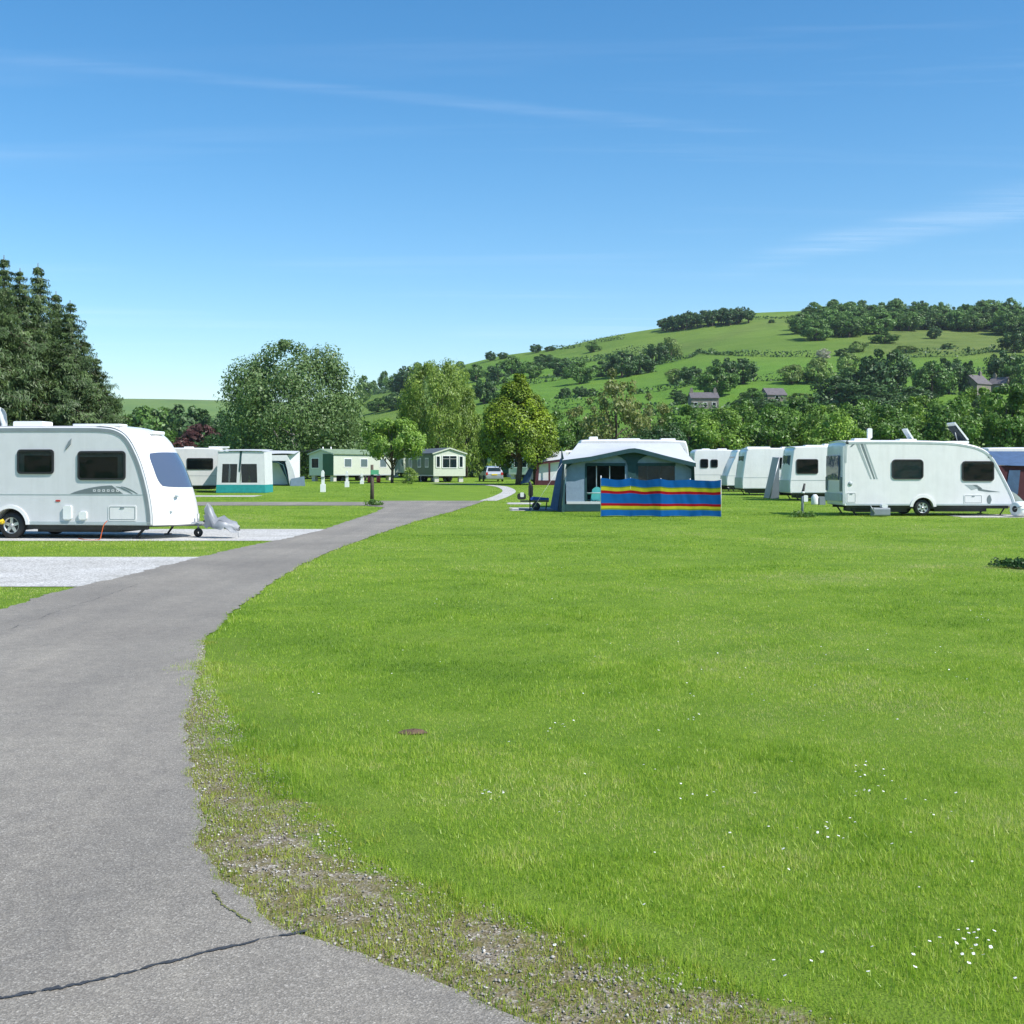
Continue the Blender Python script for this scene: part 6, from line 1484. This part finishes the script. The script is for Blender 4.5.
MB().lathe_z([(.001, 0), (.13, 0), (.14, .05), (.14, .4), (.09, .48), (.001, .5)], 0, 0, 16).build('cylinder', M['red'], red2); MB().lathe_z([(.08, .46), (.085, .58), (.07, .58), (.065, .46)], 0, 0, 14).build('collar', M['red'], red2)

# 7. posts ---------------------------------------------------------------------------------
def hookup(label, px, Y, H):
    t = thing('hookup_post', label, 'electric post', (W(px, Y), Y, float(gz(Y))), 0, 'white electric hook-up posts')
    MB().rbox(-.15, .15, -.13, .13, -.02, H*.36, .03).build('base', M['vent'], t)
    MB().rbox(-.09, .09, -.08, .08, H*.36, H*.70, .02).build('socket_box', M['offwhite'], t)
    MB().rbox(-.11, .11, -.125, -.10, H*.64, H*.70, .01).build('socket_lid', M['decal'], t)
    MB().prism_y([(-.11, H*.70), (.07, H*.70), (.08, H*.90), (.0, H), (-.09, H*.94)], -.09, .09).build('cap', M['vent'], t)
hookup('nearest and thickest white electric post, beside the birch stems', 323, 74.4, 1.36)
hookup('middle white electric post in front of the cream mobile home', 347, 88, 1.2)
hookup('farthest and smallest white electric post, near the dark sign post', 362, 99.5, .9)
sp_ = thing('sign_post', 'dark wooden post with small green board at the road fork', 'sign post', (W(372, 57.9), 57.9, float(gz(57.9))))
MB().tube([(0, 0, -.05), (.01, 0, .9), (.0, 0, 1.75)], [.10, .085, .07], 8).build('post', M['bark'], sp_)
M['signgreen'] = mat('green_board', (.10, .40, .20), .5)
MB().box(-.04, .34, -.13, -.10, 1.28, 1.50).build('board', M['signgreen'], sp_)
tp = thing('water_post', 'thin dark leaning post with white tap box in front of the large caravan\'s rear', 'water post', (W(802, 40.9), 40.9, 0))
MB().tube([(0, 0, -.04), (.02, 0, .5), (.03, 0, .72)], .045, 8).build('lower_post', M['trim'], tp)
MB().tube([(.03, 0, .72), (.03, 0, .84), (.09, 0, 1.14)], [.05, .05, .035], 8).build('upper_post', M['black'], tp)
MB().rbox(.05, .19, -.06, .06, .52, .74, .03).build('tap_box', M['vent'], tp)
MB().lathe_z([(.04, .80), (.06, .81), (.06, .86), (.04, .87)], .03, 0, 10).build('collar', M['offwhite'], tp)

# 8. houses on the hill ----------------------------------------------------------------------
def house(label, px, py, Wd, D, He, Hr, rz, chim=(0, 1), nwin=3, group=None):
    X, Y, z = hp(px, py); t = thing('stone_house', label, 'house', (X, Y, z-.3), rz, 'stone houses on the hill')
    MB().prism_x([(0, 0), (D, 0), (D, He), (D/2, Hr), (0, He)], -Wd/2, Wd/2).build('wall', M['stonewall'], t)
    rf = MB()
    rf.slab([[(-Wd/2-.2, -.3, He-.12), (Wd/2+.2, -.3, He-.12)], [(-Wd/2-.2, D/2, Hr+.12), (Wd/2+.2, D/2, Hr+.12)]], (0, 0, .15), False)
    rf.slab([[(-Wd/2-.2, D+.3, He-.12), (Wd/2+.2, D+.3, He-.12)], [(-Wd/2-.2, D/2, Hr+.12), (Wd/2+.2, D/2, Hr+.12)]], (0, 0, .15), False)
    r = rf.build('roof', M['slate'], t)
    for c_ in chim:
        x = -Wd/2+.5+(Wd-1)*c_; MB().box(x-.4, x+.4, D/2-.4, D/2+.4, Hr-.5, Hr+1.1).box(x-.22, x+.22, D/2-.22, D/2+.22, Hr+1.1, Hr+1.5).build('chimney', M['stonewall'], r)
    for k in range(nwin):
        x = -Wd/2+Wd*(k+.5)/nwin
        for zz in ((.9, 2.1), (3.0, 4.1)):
            if zz[1] > He: continue
            w = MB().ring_y(rrect(x-.55, x+.55, zz[0], zz[1], .02, 1), rrect(x-.45, x+.45, zz[0]+.1, zz[1]-.1, .02, 1), -.08, .01).build('window', M['vent'], t)
            MB().prism_y(rrect(x-.45, x+.45, zz[0]+.1, zz[1]-.1, .02, 1), -.03, -.01).build('pane', M['glass'], w)
    return t
house('long stone cottage with a chimney at each end, low on the hill', 705, 409, 7.2, 6, 3.2, 4.6, 0)
house('low barn with pale stone roof right of the stone cottage', 777, 402, 5.4, 5, 2.2, 3.9, RAD(12), chim=(), nwin=1)
house('slate-roofed gabled house among trees near the right edge of the hill', 984, 396, 6.5, 5.5, 3.6, 6.0, RAD(35), chim=(.9,), nwin=2)
house('second smaller stone house right of the gabled house, tucked under trees', 997, 393, 4.5, 5, 2.8, 4.6, RAD(-40), chim=(.1,), nwin=1)
